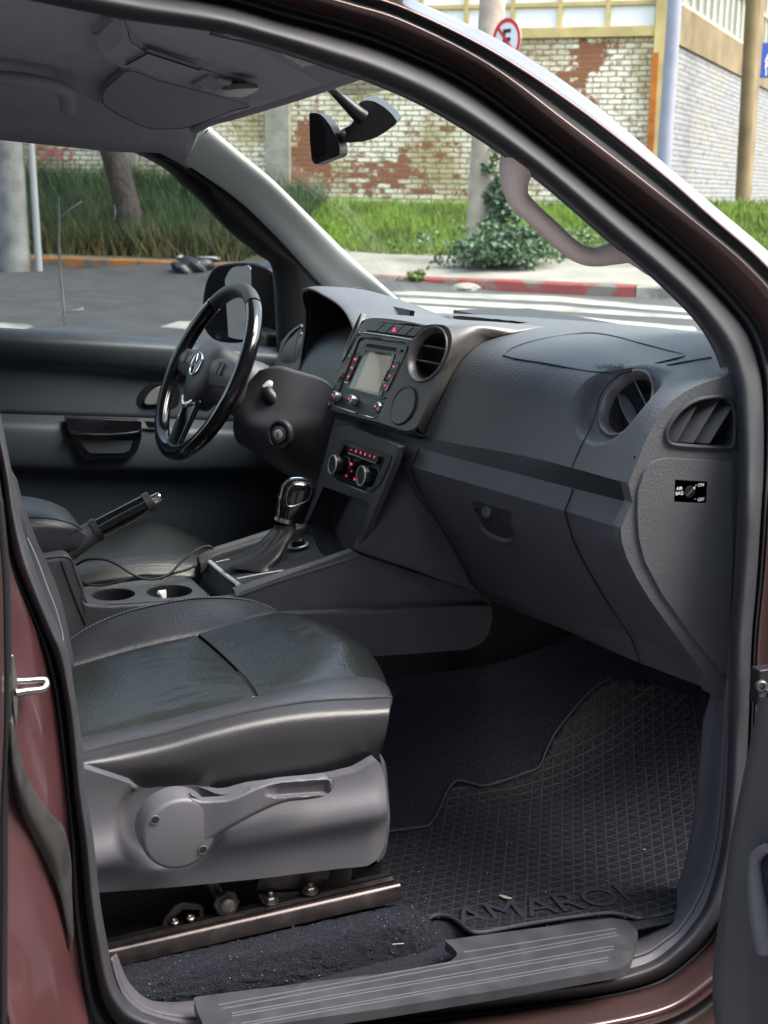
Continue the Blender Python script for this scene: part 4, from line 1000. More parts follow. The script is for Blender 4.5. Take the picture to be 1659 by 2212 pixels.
b = MB(); b.box((.32, -.38, .60), (.70, .40, .16)); b.go('seat_frame', void, ps, bevel=.01)

# ---- driver seat
ds = part('front_seat', 'black leather driver seat beyond the centre console')
d_top = [pt(u, v, .46) for u, v in [(120, 1190), (165, 1165), (228, 1146), (292, 1129), (335, 1127), (394, 1146), (438, 1169), (456, 1186)]]
d_s1 = [pt(u, v, .235) for u, v in [(120, 1225), (165, 1214), (245, 1203), (292, 1196), (350, 1193), (408, 1198), (445, 1203), (460, 1212)]]
d_s2 = [pt(u, v, .175) for u, v in [(120, 1255), (175, 1241), (233, 1229), (292, 1224), (350, 1222), (402, 1225), (436, 1228), (450, 1230)]]
d_b = [pt(u, v, .165) for u, v in [(120, 1290), (175, 1275), (233, 1270), (292, 1265), (350, 1262), (402, 1262), (430, 1262), (440, 1262)]]
def lofts(name, rows_, mat, par, **k): return loft(name, rows_, mat, par, n=60, m=24, sharp=180, solid=.002, **k)
lofts('seat_cushion', [[p+Vector((0, .1, -.05)) for p in d_top], d_top, [(a*.5+b_*.5)+Vector((0, 0, .012)) for a, b_ in zip(d_top, d_s1)], d_s1, [p-Vector((0, 0, .008)) for p in d_s1]], leather, ds)
lofts('seat_bolster', [[p-Vector((0, 0, .008)) for p in d_s1], d_s1, [(a+b_)/2+Vector((0, -.006, .006)) for a, b_ in zip(d_s1, d_s2)], d_s2, [p-Vector((0, -.004, .006)) for p in d_s2]], leather_b, ds)
lofts('seat_side', [d_s2, [(a+b_)/2+Vector((0, -.012, 0)) for a, b_ in zip(d_s2, d_b)], d_b], leather_s, ds)
b = MB(); b.box((-.04, .40, 1.10), (.14, .48, .62), X=(1, 0, .25), Z=(-.25, 0, 1)); b.go('backrest', leather_s, ds, bevel=.05, seg=5)
b = MB(); b.box((.35, .40, .66), (.55, .44, .18)); b.go('seat_base', plastic_dk, ds, bevel=.02)

# ---- steering wheel
swl = part('steering_wheel')
WC, WN, WR = Vector((.728, .378, 1.162)), nrm(26, 4), .1896
wx, wy, _ = frame_of(WN)
tilt = radians(0)
def wp(a, r=WR-.015, h=0): return WC+(wx*sin(a)+wy*cos(a))*r+WN*h
def arc(a0, a1, n, r=WR-.015): return [wp(radians(a0+(a1-a0)*i/(n-1)), r) for i in range(n)]
wh_lea = M('wheel leather', (.035, .036, .038), .5, bump=[('voro', 500, .3, .0004)])
tube('rim_top', arc(-38, 30, 24), .0155, wh_lea, swl, sec=18, n=60)
tube('rim_bottom', arc(32, 320, 60), .0158, gloss, swl, sec=18, n=160)
ring_prof = sp2([(-.062, .045), (-.03, .058), (.03, .058), (.062, .045), (.066, .0), (.05, -.045), (.02, -.075), (-.02, -.075), (-.05, -.045), (-.066, 0)], 50)
rows = []
for s_, h in ((.96, -.03), (1.0, -.012), (1.0, .004), (.9, .014), (.6, .021), (.25, .024), (.02, .0245)):
    rows.append([list(WC+wx*a*s_+wy*b_*s_+WN*h) for a, b_ in ring_prof])
V, Fc = grid(rows, closed_u=True); Fc = list(Fc)+[tuple(6*50+j for j in range(50))]
mk('hub', V, Fc, plastic_mid, swl, sharp=180)
for sx in (-1, 1):
    loft('spoke', [[WC+wx*sx*.055+wy*.038+WN*.004, WC+wx*sx*.11+wy*.030+WN*.0, WC+wx*sx*.165+wy*.028-WN*.004], [WC+wx*sx*.055+wy*.012+WN*.014, WC+wx*sx*.11+wy*.008+WN*.008, WC+wx*sx*.165+wy*.008+WN*.002],
                   [WC+wx*sx*.055-wy*.025+WN*.004, WC+wx*sx*.11-wy*.022+WN*.0, WC+wx*sx*.165-wy*.016-WN*.004]], plastic_lt, swl, n=16, m=12, solid=.008, sharp=180)
    for k in range(2):
        b = MB(); b.box(WC+wx*sx*(.085+k*.02)+wy*.012+WN*.013, (.014, .026, .004), wx, wy, WN); b.go('button', plastic_dk, swl, bevel=.001)
loft('lower_spoke', [[WC+wx*-.042-wy*.06+WN*.0, WC+wx*-.036-wy*.11, WC+wx*-.03-wy*.168], [WC-wy*.06+WN*.010, WC-wy*.11+WN*.006, WC-wy*.170], [WC+wx*.042-wy*.06, WC+wx*.036-wy*.11, WC+wx*.03-wy*.168]], gloss, swl, n=16, m=10, solid=.008, sharp=180)
tube('spoke_trim', [WC+wx*-.030-wy*.066+WN*.010, WC-wx*.0-wy*.080+WN*.013, WC+wx*.030-wy*.066+WN*.010], .0055, chrome, swl, sec=10)
bc = WC+WN*.0255+wy*.004
tube('badge_ring', [bc+(wx*cos(a)+wy*sin(a))*.0235 for a in np.linspace(0, 2*pi, 30, endpoint=False)], .0019, chrome, swl, closed=True, n=60, sec=8)
lathe('badge_plate', [(.023, -.001), (.022, .0005), (.001, .001)], bc, WN, black, swl, sec=40)
for L_ in ([(-.0085, .0195), (-.0005, .004), (.0075, .0195)], [(-.0175, .0125), (-.0085, -.0175), (0, -.001), (.0085, -.0175), (.0175, .0125)]):
    tube('badge_strokes', [bc+wx*a+wy*b_+WN*.0012 for a, b_ in L_], .0014, chrome, swl, smooth_path=False, sec=6)
# column
colm = part('steering_column')
cc = WC-WN*.05
def colring(c, w_, h, up, n=28, e=.7):
    return [list(c+wx*w_*math.copysign(abs(cos(t))**e, cos(t))+up*h*math.copysign(abs(sin(t))**e, sin(t))) for t in np.linspace(0, 2*pi, n, endpoint=False)]
rows = [colring(WC-WN*.03, .035, .035, wy), colring(WC-WN*.045, .058, .055, wy), colring(WC-WN*.10, .062, .062, wy), colring(WC-WN*.17-wy*.01, .062, .066, wy), colring(WC-WN*.25-wy*.02, .06, .066, wy)]
V, Fc = grid(rows, closed_u=True); Fc = list(Fc)+[tuple(range(28))]
mk('column_shroud', V, Fc, plastic_mid, colm, sharp=180)
tube('stalk', [(590, 838, .29), (580, 850, .27), (600, 875, .26), (608, 888, .26)], [.012, .016, .019, .015], black, colm, sec=12)
tube('stalk_tip', [(572, 842, .275), (583, 833, .275), (594, 830, .275)], [.009, .011, .009], silver, colm, sec=12)
# lower driver-side fascia with ignition
r3_ = lambda X, Yy: (328.3+X*.25, 587.5+Yy*.25)
igc = pt(*r3_(1100, 1405), .205)
fasc = [[(560, 800, .30), (600, 790, .27), (640, 800, .24), (700, 820, .20), (730, 850, .17)], [(520, 850, .34), (560, 870, .28), (610, 880, .23), (680, 880, .19), (725, 890, .16)],
        [(505, 910, .34), (545, 925, .27), (600, 938, .22), (660, 935, .19), (715, 940, .16)], [(510, 950, .36), (560, 975, .30), (610, 995, .25), (660, 1010, .22), (705, 1020, .18)], [(530, 965, .42), (580, 1000, .38), (620, 1025, .32), (660, 1050, .28), (690, 1060, .2)]]
loft('driver_fascia', fasc, plastic_mid, colm, n=50, m=40, sharp=180, solid=.002)
nI = Vector((-.8, -.55, .1)).normalized()
lathe('ignition_rim', [(.030, -.006), (.0275, .002), (.024, .003), (.021, -.002), (.016, -.002)], igc, nI, plastic_dk, colm, sec=40, caps=False)
lathe('ignition_ring', [(.0155, -.003), (.0155, .003), (.013, .004), (.0105, .003)], igc, nI, plastic_lt, colm, sec=30, caps=False)
lathe('ignition_lock', [(.0105, .001), (.0100, .0045), (.009, .005), (.0005, .005)], igc, nI, silver, colm, sec=24)
ix, iy, _ = frame_of(nI)
b = MB(); b.box(igc+nI*.0052, (.0022, .010, .0006), ix, iy, nI); b.go('key_slot', void, colm)

# ---- instrument binnacle
ib = part('instrument_binnacle')
rimb = [(645, 812, .50), (649, 770, .51), (657, 715, .515), (659, 672, .505), (652, 634, .48), (668, 622, .42), (700, 636, .36), (738, 662, .29), (760, 695, .235), (770, 740, .205), (768, 800, .20)]
r3b = P3(rimb)
def toback(p, dx_, sq, dz=0): 
    c = Vector((p.x, .36, 1.25)); q = c+(p-c)*sq; return Vector((p.x+dx_, q.y, q.z+dz))
loft('binnacle_hood', [[toback(p, .0, .93) for p in r3b], r3b, [toback(p, .03, 1.03, .0) for p in r3b], [toback(p, .12, 1.05, -.01) for p in r3b], [toback(p, .22, 1.0, -.035) for p in r3b], [toback(p, .30, .9, -.06) for p in r3b]], plastic, ib, n=80, m=30, sharp=180, solid=.002)
loft('binnacle_lining', [[toback(p, .002, .95) for p in r3b], [toback(p, .06, .88) for p in r3b], [toback(p, .13, .80) for p in r3b]], black, ib, n=60, m=12, sharp=180, solid=.001)
b = MB(); b.box((1.075, .36, 1.19), (.01, .30, .20), X=(1, 0, -.25), Z=(.25, 0, 1)); b.go('gauge_panel', gloss, ib)
for y_ in (.28, .44): lathe('gauge', [(.052, 0), (.052, .012), (.046, .014), (.044, .004), (.001, .004)], (1.062, y_, 1.20), (-1, 0, .25), plastic_dk, ib, sec=40)
panel('lower_frame', [(640, 828), (660, 826), (715, 826), (740, 835), (700, 872), (655, 845)], Y(.30), plastic_mid, ib, push=(.02, .01, 0), bevel=.002)
# driver-side outer vent area
loft('outer_dash_corner', [[(652, 700, .56), (640, 760, .55), (640, 830, .53)], [(630, 715, .62), (615, 765, .62), (620, 840, .60)], [(608, 740, .69), (598, 790, .69), (600, 850, .68)]], plastic_lt, ib, n=20, m=14, solid=.003, sharp=180)
tube('corner_vent_rim', [(652, 704, .555), (630, 722, .60), (612, 755, .645), (610, 772, .65), (620, 762, .62), (640, 735, .58), (652, 720, .56)], .003, plastic_dk, ib, sec=8, n=50)

# ---- windscreen, pillar trims
ws = part('windscreen')
wtop = [(-.72, 1.66, .74), (-.4, 1.695, .80), (0, 1.70, .82), (.4, 1.675, .80), (.66, 1.63, .76)]
g0 = [Vector((.74, -.68, 1.70)), Vector((.78, -.35, 1.715)), Vector((.80, 0, 1.71)), Vector((.79, .35, 1.70)), Vector((.74, .70, 1.67))]
g1 = [Vector((1.33, -.88, 1.24)), Vector((1.46, -.40, 1.26)), Vector((1.50, 0, 1.25)), Vector((1.46, .40, 1.24)), Vector((1.28, .90, 1.20))]
gm = [(a+b_)/2+Vector((.015, 0, .03)) for a, b_ in zip(g0, g1)]
loft('windscreen_glass', [g0, gm, g1], glass_ws, ws, n=40, m=16, sharp=180)
tb = [Vector(p) for p in spl(g0, 5)]
tbm = M('sunband', (.10, .11, .10), .6); tbm.node_tree.nodes['Principled BSDF'].inputs['Alpha'].default_value = .55
loft('tint_band', [[(770, 140, -.26), (730, 160, -.16), (680, 175, -.04), (640, 190, .05)], [(880, 150, -.26), (850, 190, -.2), (760, 206, -.04), (690, 200, .03), (650, 196, .06)]], tbm, ws, n=30, m=6, sharp=180)
ap = part('pillar_trim', 'pale grey windscreen pillar trim on the driver side')
a_up = [(438, 262, .60), (450, 277, .60), (520, 336, .61), (590, 395, .62), (670, 474, .635), (750, 553, .65), (820, 614, .66), (893, 677, .675)]
a_lo = [(400, 345, .66), (414, 357, .66), (500, 417, .67), (560, 470, .675), (628, 540, .68), (700, 618, .69), (780, 660, .695), (850, 690, .70)]
mA = [(a[0]*.5+b_[0]*.5, a[1]*.5+b_[1]*.5, .61+(i*.011)) for i, (a, b_) in enumerate(zip(a_up, a_lo))]
loft('trim_panel', [[pt(u, v, y+.04) for u, v, y in a_up], a_up, mA, a_lo, [pt(u, v, y+.04) for u, v, y in a_lo]], apil, ap, n=60, m=26, sharp=180, solid=.002)
tube('glass_edge', [pt(u+1, v-2, y+.03) for u, v, y in a_up], .003, black, ap, n=60, sec=6)
tube('tweeter_ring', [pt(773+17*cos(t), 633+11*sin(t), .635) for t in np.linspace(0, 2*pi, 24, endpoint=False)], .0016, plastic_lt, ap, closed=True, n=48, sec=6)
# near pillar inner trim sliver + grab handle
loft('near_trim', [[so_(u-3, v+4, .03) for u, v in [(455, 68), (570, 95), (700, 137), (830, 183), (970, 252), (1150, 372), (1322, 518), (1377, 560), (1495, 673), (1545, 745), (1572, 815)]],
                   [so_(u+22, v-24, .03) for u, v in [(455, 68), (570, 95), (700, 137), (830, 183), (970, 252), (1150, 372), (1322, 518), (1377, 560), (1495, 673), (1545, 745), (1572, 815)]]], plastic_lt, ap, n=60, m=4, solid=.01)
gh = part('grab_handle', 'light brown grab handle on the near windscreen pillar')
hp_ = [(1128, 330, -.60), (1116, 362, -.60), (1113, 400, -.60), (1122, 432, -.60), (1150, 462, -.60), (1190, 498, -.60), (1225, 530, -.60), (1252, 548, -.60), (1285, 555, -.60), (1330, 545, -.60), (1372, 535, -.60), (1420, 560, -.60)]
tube('handle_bar', hp_, [.028, .024, .018, .0145, .0135, .0135, .0132, .0128, .0130, .017, .024, .026], handle_br, gh, n=90, sec=18)

# ---- headliner & overhead
hl = part('headliner')
def zh_(x, y):
    z = 1.669-.052*y+.0
    z += .035*min(1, max(0, (.62-x)/.45))
    z -= .05*max(0, (abs(y)-.56)/.1)**2*(1 if y > 0 else .3)
    return z
rows = []
for x in np.linspace(-.9, .80, 40):
    rows.append([(x-(.02*(abs(y)/.6)**2 if x > .7 else 0), y, zh_(x, y)) for y in np.linspace(-.585, .66, 36)])
V, Fc = grid(rows); 
def hcutf(V, Fc): return Fc
mk('headliner_panel', V, Fc, headl, hl, sharp=180, solid=.006, soff=1)
zsurf = lambda lift: IMP(lambda p: zh_(p.x, p.y)-lift-p.z, .6, 3.6, 60)
t1_ = lambda X, Yy: (X/2, Yy/2)
hsurf0 = {}
def hs_(lift):
    if lift not in hsurf0:
        def fn(p, l=lift): return (zh_(p.x, p.y)-l)-p.z
        hsurf0[lift] = IMP(lambda p, l=lift: 1 if (p.x < -.9 or p.y < -.60) else fn(p), 1.2, 4.2, 80)
    return hsurf0[lift]
# front header fold
hx = [hs_(.0)(u, v) for u, v in [(450, 275), (500, 252), (560, 233), (625, 213), (700, 187), (782, 160)]]
def hedge(x, l=0): return [Vector((x-.02*(abs(y)/.6)**2, y, zh_(x, y)-l)) for y in np.linspace(-.585, .60, 13)]
loft('header_fold', [hedge(.78, -.002), hedge(.795, .006), hedge(.80, -.004), hedge(.79, -.03)], headl, hl, n=50, m=14, sharp=180, solid=.002)
vis = sp2([t1_(*q) for q in [(440, 435), (450, 390), (500, 345), (560, 305), (680, 345), (830, 385), (960, 420), (1080, 455), (1000, 480), (900, 520), (800, 552), (720, 556), (640, 552), (550, 515), (470, 470)]], 60)
panel('sun_visor', vis, hs_(.014), headd, hl, push=(0, 0, .012), step=12, bevel=.003, label='driver sun visor folded up')
tube('visor_outline', [hs_(.0135)(*q) for q in vis], .0010, plastic_dk, hl, closed=True, sec=6, smooth_path=False)
tube('visor_outline', [hs_(.012)(*t1_(*q)) for q in [(900, 118), (1150, 172), (1400, 252), (1560, 315)]], .0009, plastic_dk, hl, sec=6)
vis2 = sp2([t1_(*q) for q in [(540, 75), (700, 95), (900, 130), (1150, 190), (1400, 270), (1560, 322), (1400, 350), (1380, 372), (1250, 340), (1100, 260), (900, 200), (700, 150), (560, 130)]], 60)
panel('sun_visor', [t1_(*q) for q in [(900, 120), (1150, 175), (1400, 255), (1575, 318), (1390, 365), (1330, 330), (1150, 225), (1000, 165)]], hs_(.014), headd, hl, push=(0, 0, .012), step=12, bevel=.003, label='passenger sun visor with a pale warning label')
panel('visor_label', [t1_(*q) for q in [(1150, 188), (1310, 215), (1410, 275), (1310, 290), (1240, 250)]], hs_(.0155), M('label print', (.50, .49, .50), .7, vary=.6, vscale=160), hl, push=(0, 0, .001), step=16)
oc = part('overhead_console')
panel('console_base', rnd([t1_(*q) for q in [(400, 150), (490, 88), (540, 90), (560, 180), (640, 235), (890, 305), (1110, 375), (1115, 400), (1050, 425), (960, 415), (760, 365), (550, 310), (470, 260), (440, 235)]], 5), hs_(.010), headl, oc, push=(0, 0, .01), step=12, bevel=.003)
panel('sunglass_box', rnd([t1_(*q) for q in [(545, 280), (640, 232), (860, 305), (765, 358)]], 3), hs_(.014), headl, oc, push=(0, 0, .006), step=12, bevel=.0015)
tube('box_gap', [hs_(.0145)(*t1_(*q)) for q in [(545, 280), (640, 230), (865, 303)]], .0013, seam, oc, sec=5, smooth_path=False)
panel('switch_panel', rnd([t1_(*q) for q in [(825, 372), (900, 330), (1010, 362), (925, 402)]], 2), hs_(.015), headd, oc, push=(0, 0, .006), step=12, bevel=.001)
panel('button', rnd([t1_(*q) for q in [(940, 345), (1000, 362), (985, 372), (935, 355)]], 1), hs_(.018), headl, oc, push=(0, 0, .003), bevel=.0005)
panel('button', rnd([t1_(*q) for q in [(870, 378), (925, 392), (910, 402), (860, 388)]], 1), hs_(.018), headl, oc, push=(0, 0, .003), bevel=.0005)
panel('lamp_lens', sp2([t1_(*q) for q in [(925, 404), (960, 390), (1040, 385), (1115, 385), (1080, 408), (1010, 422)]], 30), hs_(.016), M('lamp lens', (.62, .66, .66), .2, coat=.5), oc, push=(0, 0, .004), step=10, bevel=.001, label='unlit clear reading lamp lens')
panel('lamp_shell', sp2([t1_(*q) for q in [(960, 388), (1010, 362), (1070, 365), (1117, 382), (1040, 384)]], 30), hs_(.0165), black, oc, push=(0, 0, .004), step=10)
panel('microphone_grille', rnd([t1_(*q) for q in [(415, 160), (485, 95), (515, 100), (535, 165), (480, 225), (450, 220)]], 4), hs_(.016), headd, oc, push=(0, 0, .006), step=12, bevel=.002)
# far roof grab handle
rg = part('roof_grab_handle')
tube('handle_bar', [hs_(.03)(*t1_(*q)) for q in [(-60, 330), (60, 340), (160, 355), (250, 378), (290, 410), (295, 470)]], [.012, .013, .013, .013, .014, .014], headd, rg, sec=14, n=50, flat=((0, 0, 1), .8))
# transition of the headliner down to the driver door frame
ht = [hs_(.0)(u, v) for u, v in [(-60, 150), (60, 170), (150, 190), (230, 225), (330, 270), (420, 290), (452, 278)]]
hd = [(-60, 230, .70), (60, 242, .70), (150, 256, .70), (250, 286, .70), (330, 325, .695), (400, 362, .69), (416, 357, .665)]
loft('side_headliner', [ht, [(Vector(a)+b_)/2+Vector((0, -.0, .012)) for a, b_ in zip(ht, P3(hd))], hd], headl, hl, n=60, m=16, sharp=180, solid=.003)

tube('console_outline', [hs_(.0095)(*t1_(*q)) for q in [(400, 150), (490, 88), (540, 90), (565, 180), (640, 232), (890, 303), (1112, 373)]], .0009, plastic_dk, oc, sec=5, smooth_path=False)
# ---- interior mirror + sensor pod
im = part('interior_mirror')
zm = lambda X, Yy: (432+X*.375, 172.8+Yy*.375)
mo = [zm(*q) for q in [(628, 200), (634, 190), (660, 188), (692, 196), (722, 225), (750, 262), (775, 310), (798, 352), (806, 395), (804, 430), (785, 442), (720, 465), (668, 487), (655, 480), (642, 455), (633, 350)]]
panel('mirror_housing', rnd(mo, 3), PL(pt(*zm(700, 330), .02), (-.75, -.66, .12)), black, im, push=(.022, .02, 0), step=10, bevel=.004, seg=3)
panel('mirror_glass', rnd([zm(*q) for q in [(634, 200), (650, 195), (700, 230), (722, 300), (730, 400), (725, 425), (655, 440), (644, 420), (636, 330)]], 3), PL(pt(*zm(700, 330), .019), (-.75, -.66, .12)), mirror_m if False else gloss, im, push=(.002, .002, 0), step=12)
tube('mirror_neck', [(432+.375*780, 172.8+.375*322, .01), (432+.375*812, 172.8+.375*322, .0), (432+.375*830, 172.8+.375*320, .0)], [.006, .008, .012], black, im, sec=12)
sp_ = [zm(*q) for q in [(800, 330), (806, 300), (830, 280), (865, 262), (882, 240), (885, 212), (872, 200), (900, 150), (930, 122), (965, 116), (1010, 125), (1060, 155), (1105, 195), (1137, 240), (1120, 262), (1070, 300), (1010, 335), (940, 355), (860, 362), (815, 358)]]
panel('sensor_housing', rnd(sp_, 4), PL(pt(*zm(960, 250), .0), (-.4, -.9, -.1)), black, im, push=(.03, .05, .01), step=12, bevel=.010, seg=4)
tube('mirror_stalk', [pt(*zm(735, 25), .02), pt(*zm(800, 90), .01), pt(*zm(900, 185), .0), pt(*zm(940, 215), .0)], [.008, .009, .013, .014], black, im, sec=12)

# ---- driver door
dd = part('driver_door')
def drw(L, y): return [(u, v, y) for u, v in L]
y0 = .74
D0 = drw([(-250, 690), (0, 709), (300, 727), (480, 742), (620, 754), (720, 765)], .765)
D1 = drw([(-250, 697), (0, 716), (300, 734), (480, 749), (620, 761), (720, 772)], .735)
D2 = drw([(-250, 715), (0, 735), (300, 752), (480, 765), (620, 777), (720, 788)], .715)
D3 = drw([(-250, 748), (0, 768), (150, 778), (380, 798), (600, 815), (720, 830)], .725)
D4 = drw([(-250, 775), (0, 795), (150, 805), (380, 820), (600, 840), (720, 855)], .752)
D5 = drw([(-250, 880), (0, 894), (150, 899), (350, 905), (560, 915), (720, 930)], .750)
loft('door_upper', [D0, D1, D2, D3, D4, D5], door_pl, dd, n=60, m=40, sharp=180, solid=.003, label='dark blue-grey upper door trim')
D6 = drw([(-250, 886), (0, 900), (150, 905), (350, 911), (560, 921), (720, 936)], .735)
D7 = drw([(-250, 910), (0, 924), (150, 930), (350, 936), (560, 945), (720, 960)], .700)
D8 = drw([(-250, 990), (0, 1000), (150, 1005), (350, 1010), (560, 1010), (720, 1010)], .700)
D9 = drw([(-250, 1040), (0, 1050), (150, 1055), (350, 1050), (560, 1040), (720, 1040)], .735)
D10 = drw([(-250, 1300), (0, 1300), (150, 1300), (350, 1300), (560, 1280), (720, 1260)], .745)
loft('door_lower', [D5, D6, D7, D8, D9, D10], door_pl, dd, n=60, m=40, sharp=180, solid=.003)
t3_ = lambda X, Yy: (X/2, 553+Yy/2)
pull = rnd([t3_(*q) for q in [(285, 700), (612, 712), (612, 790), (590, 850), (555, 875), (380, 880), (340, 860), (310, 810), (292, 750)]], 5)
panel('pull_frame', pull, Y(.684), gloss, dd, push=(0, .03, 0), step=14, bevel=.003)
panel('pull_pocket', rnd([t3_(*q) for q in [(345, 795), (575, 798), (560, 840), (530, 852), (390, 852), (365, 830)]], 4), Y(.6825), door_pl, dd, push=(0, .002, 0), bevel=.001)
tube('pull_bar', [(150, 936, .680), (165, 938, .677), (230, 940, .676), (290, 935, .677), (305, 928, .680)], .005, gloss, dd, sec=10, n=40)
panel('window_switch', rnd([t3_(*q) for q in [(625, 715), (690, 718), (690, 745), (640, 742)]], 2), Y(.69), gloss, dd, push=(0, .01, 0), bevel=.001)
panel('handle_recess', sp2([t3_(*q) for q in [(592, 640), (600, 600), (640, 560), (690, 545), (760, 548), (780, 600), (760, 655), (680, 665), (615, 660)]], 40), Y(.748), black, dd, push=(0, .006, 0), bevel=.002)
panel('door_handle', sp2([t3_(*q) for q in [(625, 640), (640, 600), (680, 568), (730, 562), (750, 590), (745, 630), (690, 640)]], 36), Y(.738), M('handle silver', (.28, .29, .30), .3, metal=.5), dd, push=(0, .008, 0), step=10, bevel=.003, label='chrome inner door handle')
# frame, glass
fu = [(-200, 205), (0, 237), (64, 245), (150, 256), (250, 286), (330, 320), (400, 352), (450, 378), (500, 412), (560, 464), (628, 534), (700, 612), (720, 760)]
fl_ = [(-200, 228), (0, 256), (64, 264), (110, 273), (210, 300), (295, 330), (360, 365), (395, 398), (430, 428), (500, 500), (560, 548), (595, 590), (606, 760)]
loft('window_frame', [[pt(u, v, .695) for u, v in fu], [pt((u+a)/2, (v+b_)/2, .690) for (u, v), (a, b_) in zip(fu, fl_)], [pt(u, v, .72) for u, v in fl_], [pt(u, v, .76) for u, v in fl_]], rubber_dk, dd, n=120, m=14, sharp=180, solid=.003)
panel('mirror_triangle', [(592, 560), (640, 560), (690, 620), (720, 680), (720, 780), (604, 760), (598, 640)], Y(.735), plastic_dk, dd, push=(0, .02, 0), bevel=.004)
panel('window_glass', [(-260, 200), (0, 235), (300, 310), (450, 400), (640, 570), (640, 775), (300, 740), (-260, 705)], PL(Vector((0, .775, 1.2)), (0, -1, -.28)), glass_dr, dd, push=None, step=80)
smear = M('dried smear', (.75, .75, .75), .7)
gsf = PL(Vector((0, .770, 1.2)), (0, -1, -.28))
def strip(name, L, wd, mat, sf, par):
    rows_ = [[], []]
    for i, (u, v) in enumerate(L):
        a = L[max(0, i-1)]; b_ = L[min(len(L)-1, i+1)]; d = np.array([b_[0]-a[0], b_[1]-a[1]], float); d /= np.linalg.norm(d); n2_ = np.array([-d[1], d[0]])*wd[i]/2
        rows_[0].append(sf(u+n2_[0], v+n2_[1])); rows_[1].append(sf(u-n2_[0], v-n2_[1]))
    V, Fc = grid([[list(q) for q in r] for r in rows_]); return mk(name, V, Fc, mat, par, solid=.0004)
sm = glass_mat('thin smear', (.55, .55, .55)); 
def smearmat():
    m = bpy.data.materials.new('window smear'); m.use_nodes = True; t = m.node_tree; p = t.nodes['Principled BSDF']; p.inputs['Base Color'].default_value = (.8, .8, .82, 1); p.inputs['Alpha'].default_value = .6; p.inputs['Roughness'].default_value = .8; return m
smm = smearmat()
strip('smear', [(126, 422), (128, 470), (127, 530), (130, 590), (136, 650), (140, 704)], [4, 6, 6, 7, 7, 10], smm, gsf, dd)
strip('smear', [(130, 472), (150, 452), (178, 434)], [3, 4, 5], smm, gsf, dd)
strip('smear', [(141, 677), (160, 672), (181, 667)], [5, 6, 7], smm, gsf, dd)
strip('smear', [(247, 440), (249, 458), (247, 474)], [2, 4, 2], smm, gsf, dd)
# door mirror
dm = part('door_mirror')
mh = sp2([(436, 690), (437, 640), (446, 600), (464, 576), (492, 569), (530, 567), (560, 572), (590, 590), (600, 640), (598, 700), (575, 722), (520, 740), (470, 738), (445, 720)], 60)
panel('mirror_housing', mh, PL(pt(520, 650, .95), (-.55, -.83, 0)), black, dm, push=(.09, .05, 0), step=14, bevel=.02, seg=5)
mg = sp2([(474, 700), (478, 650), (484, 610), (500, 580), (525, 575), (540, 577), (543, 620), (541, 680), (538, 728), (510, 732), (485, 722)], 50)
panel('mirror_glass', mg, PL(pt(510, 650, .945), (-.82, -.565, -.02)), mirror_m, dm, push=(.003, .003, 0), step=30)
box('mirror_arm', pt(575, 730, .86), (.05, .16, .04), black, dm, bevel=.01)

# ---- open passenger door at the right edge
od = part('passenger_door', 'open front passenger door with black trim')
hn = Vector((-.97, -.243, 0)); hp0 = Vector((.985, -.96, .9))
plD = PL(hp0, hn); plD2 = PL(hp0+hn*.03, hn)
zr = lambda X, Yy: (1296+X*.375, 1382+Yy*.375)
dl = [zr(*q) for q in [(960, 300), (905, 560), (850, 820), (810, 1020), (785, 1150), (765, 1300), (735, 1480), (715, 1620), (695, 1780), (685, 1900), (688, 2060), (700, 2212), (715, 2330)]]
dpoly = dl+[(1850, 2260), (1850, 1480), (1670, 1480)]
dh = [(0, -.03), (0, 0), (5, .012), (16, .026), (34, .030), (62, .024), (100, .018), (200, .016), (330, .016)]
drows = []
for off_, h_ in dh: drows.append([plD(u+off_, v)+hn*(h_-(.0 if off_ else 0)) for u, v in dl])
loft('door_trim', drows, M('door trim plastic', (.042, .042, .048), .46, bump=FG, vary=.1, vscale=12), od, n=110, m=50, sharp=60)
tube('pocket_rim', [plD2(*zr(*q))+hn*.006 for q in [(980, 1190), (945, 1215), (915, 1250), (908, 1300), (915, 1420), (930, 1540), (950, 1660), (975, 1790)]], [.006, .007, .008, .008, .010, .012, .013, .012], plastic_lt, od, sec=12, n=60)
panel('speaker_grille', [zr(*q) for q in [(985, 1195), (950, 1220), (920, 1260), (918, 1420), (940, 1560), (985, 1760), (1300, 1760), (1300, 1195)]], lambda u, v: plD2(u, v)+hn*.002, carpet, od, push=-hn*.01, step=16)
tube('door_seal_edge', [plD(*q)-hn*.01 for q in dl], .008, rubber_dk, od, sec=10, n=80)
hg = part('door_hinge')
box('hinge_plate', pt(1648, 1478, -.83), (.03, .02, .05), rubber_dk, hg)
lathe('hinge_bolt', [(.0085, 0), (.0085, .004), (.007, .006), (.004, .006), (.0035, .003), (.0005, .003)], pt(1643, 1481, -.85), (-.3, -1, 0), bolt, hg, sec=24)
0 and tube('door_edge_highlight', [(1636, 1340, -.84), (1640, 1400, -.84), (1640, 1450, -.84), (1632, 1560, -.84), (1622, 1600, -.84)], .0016, jamb_paint, hg, sec=6)

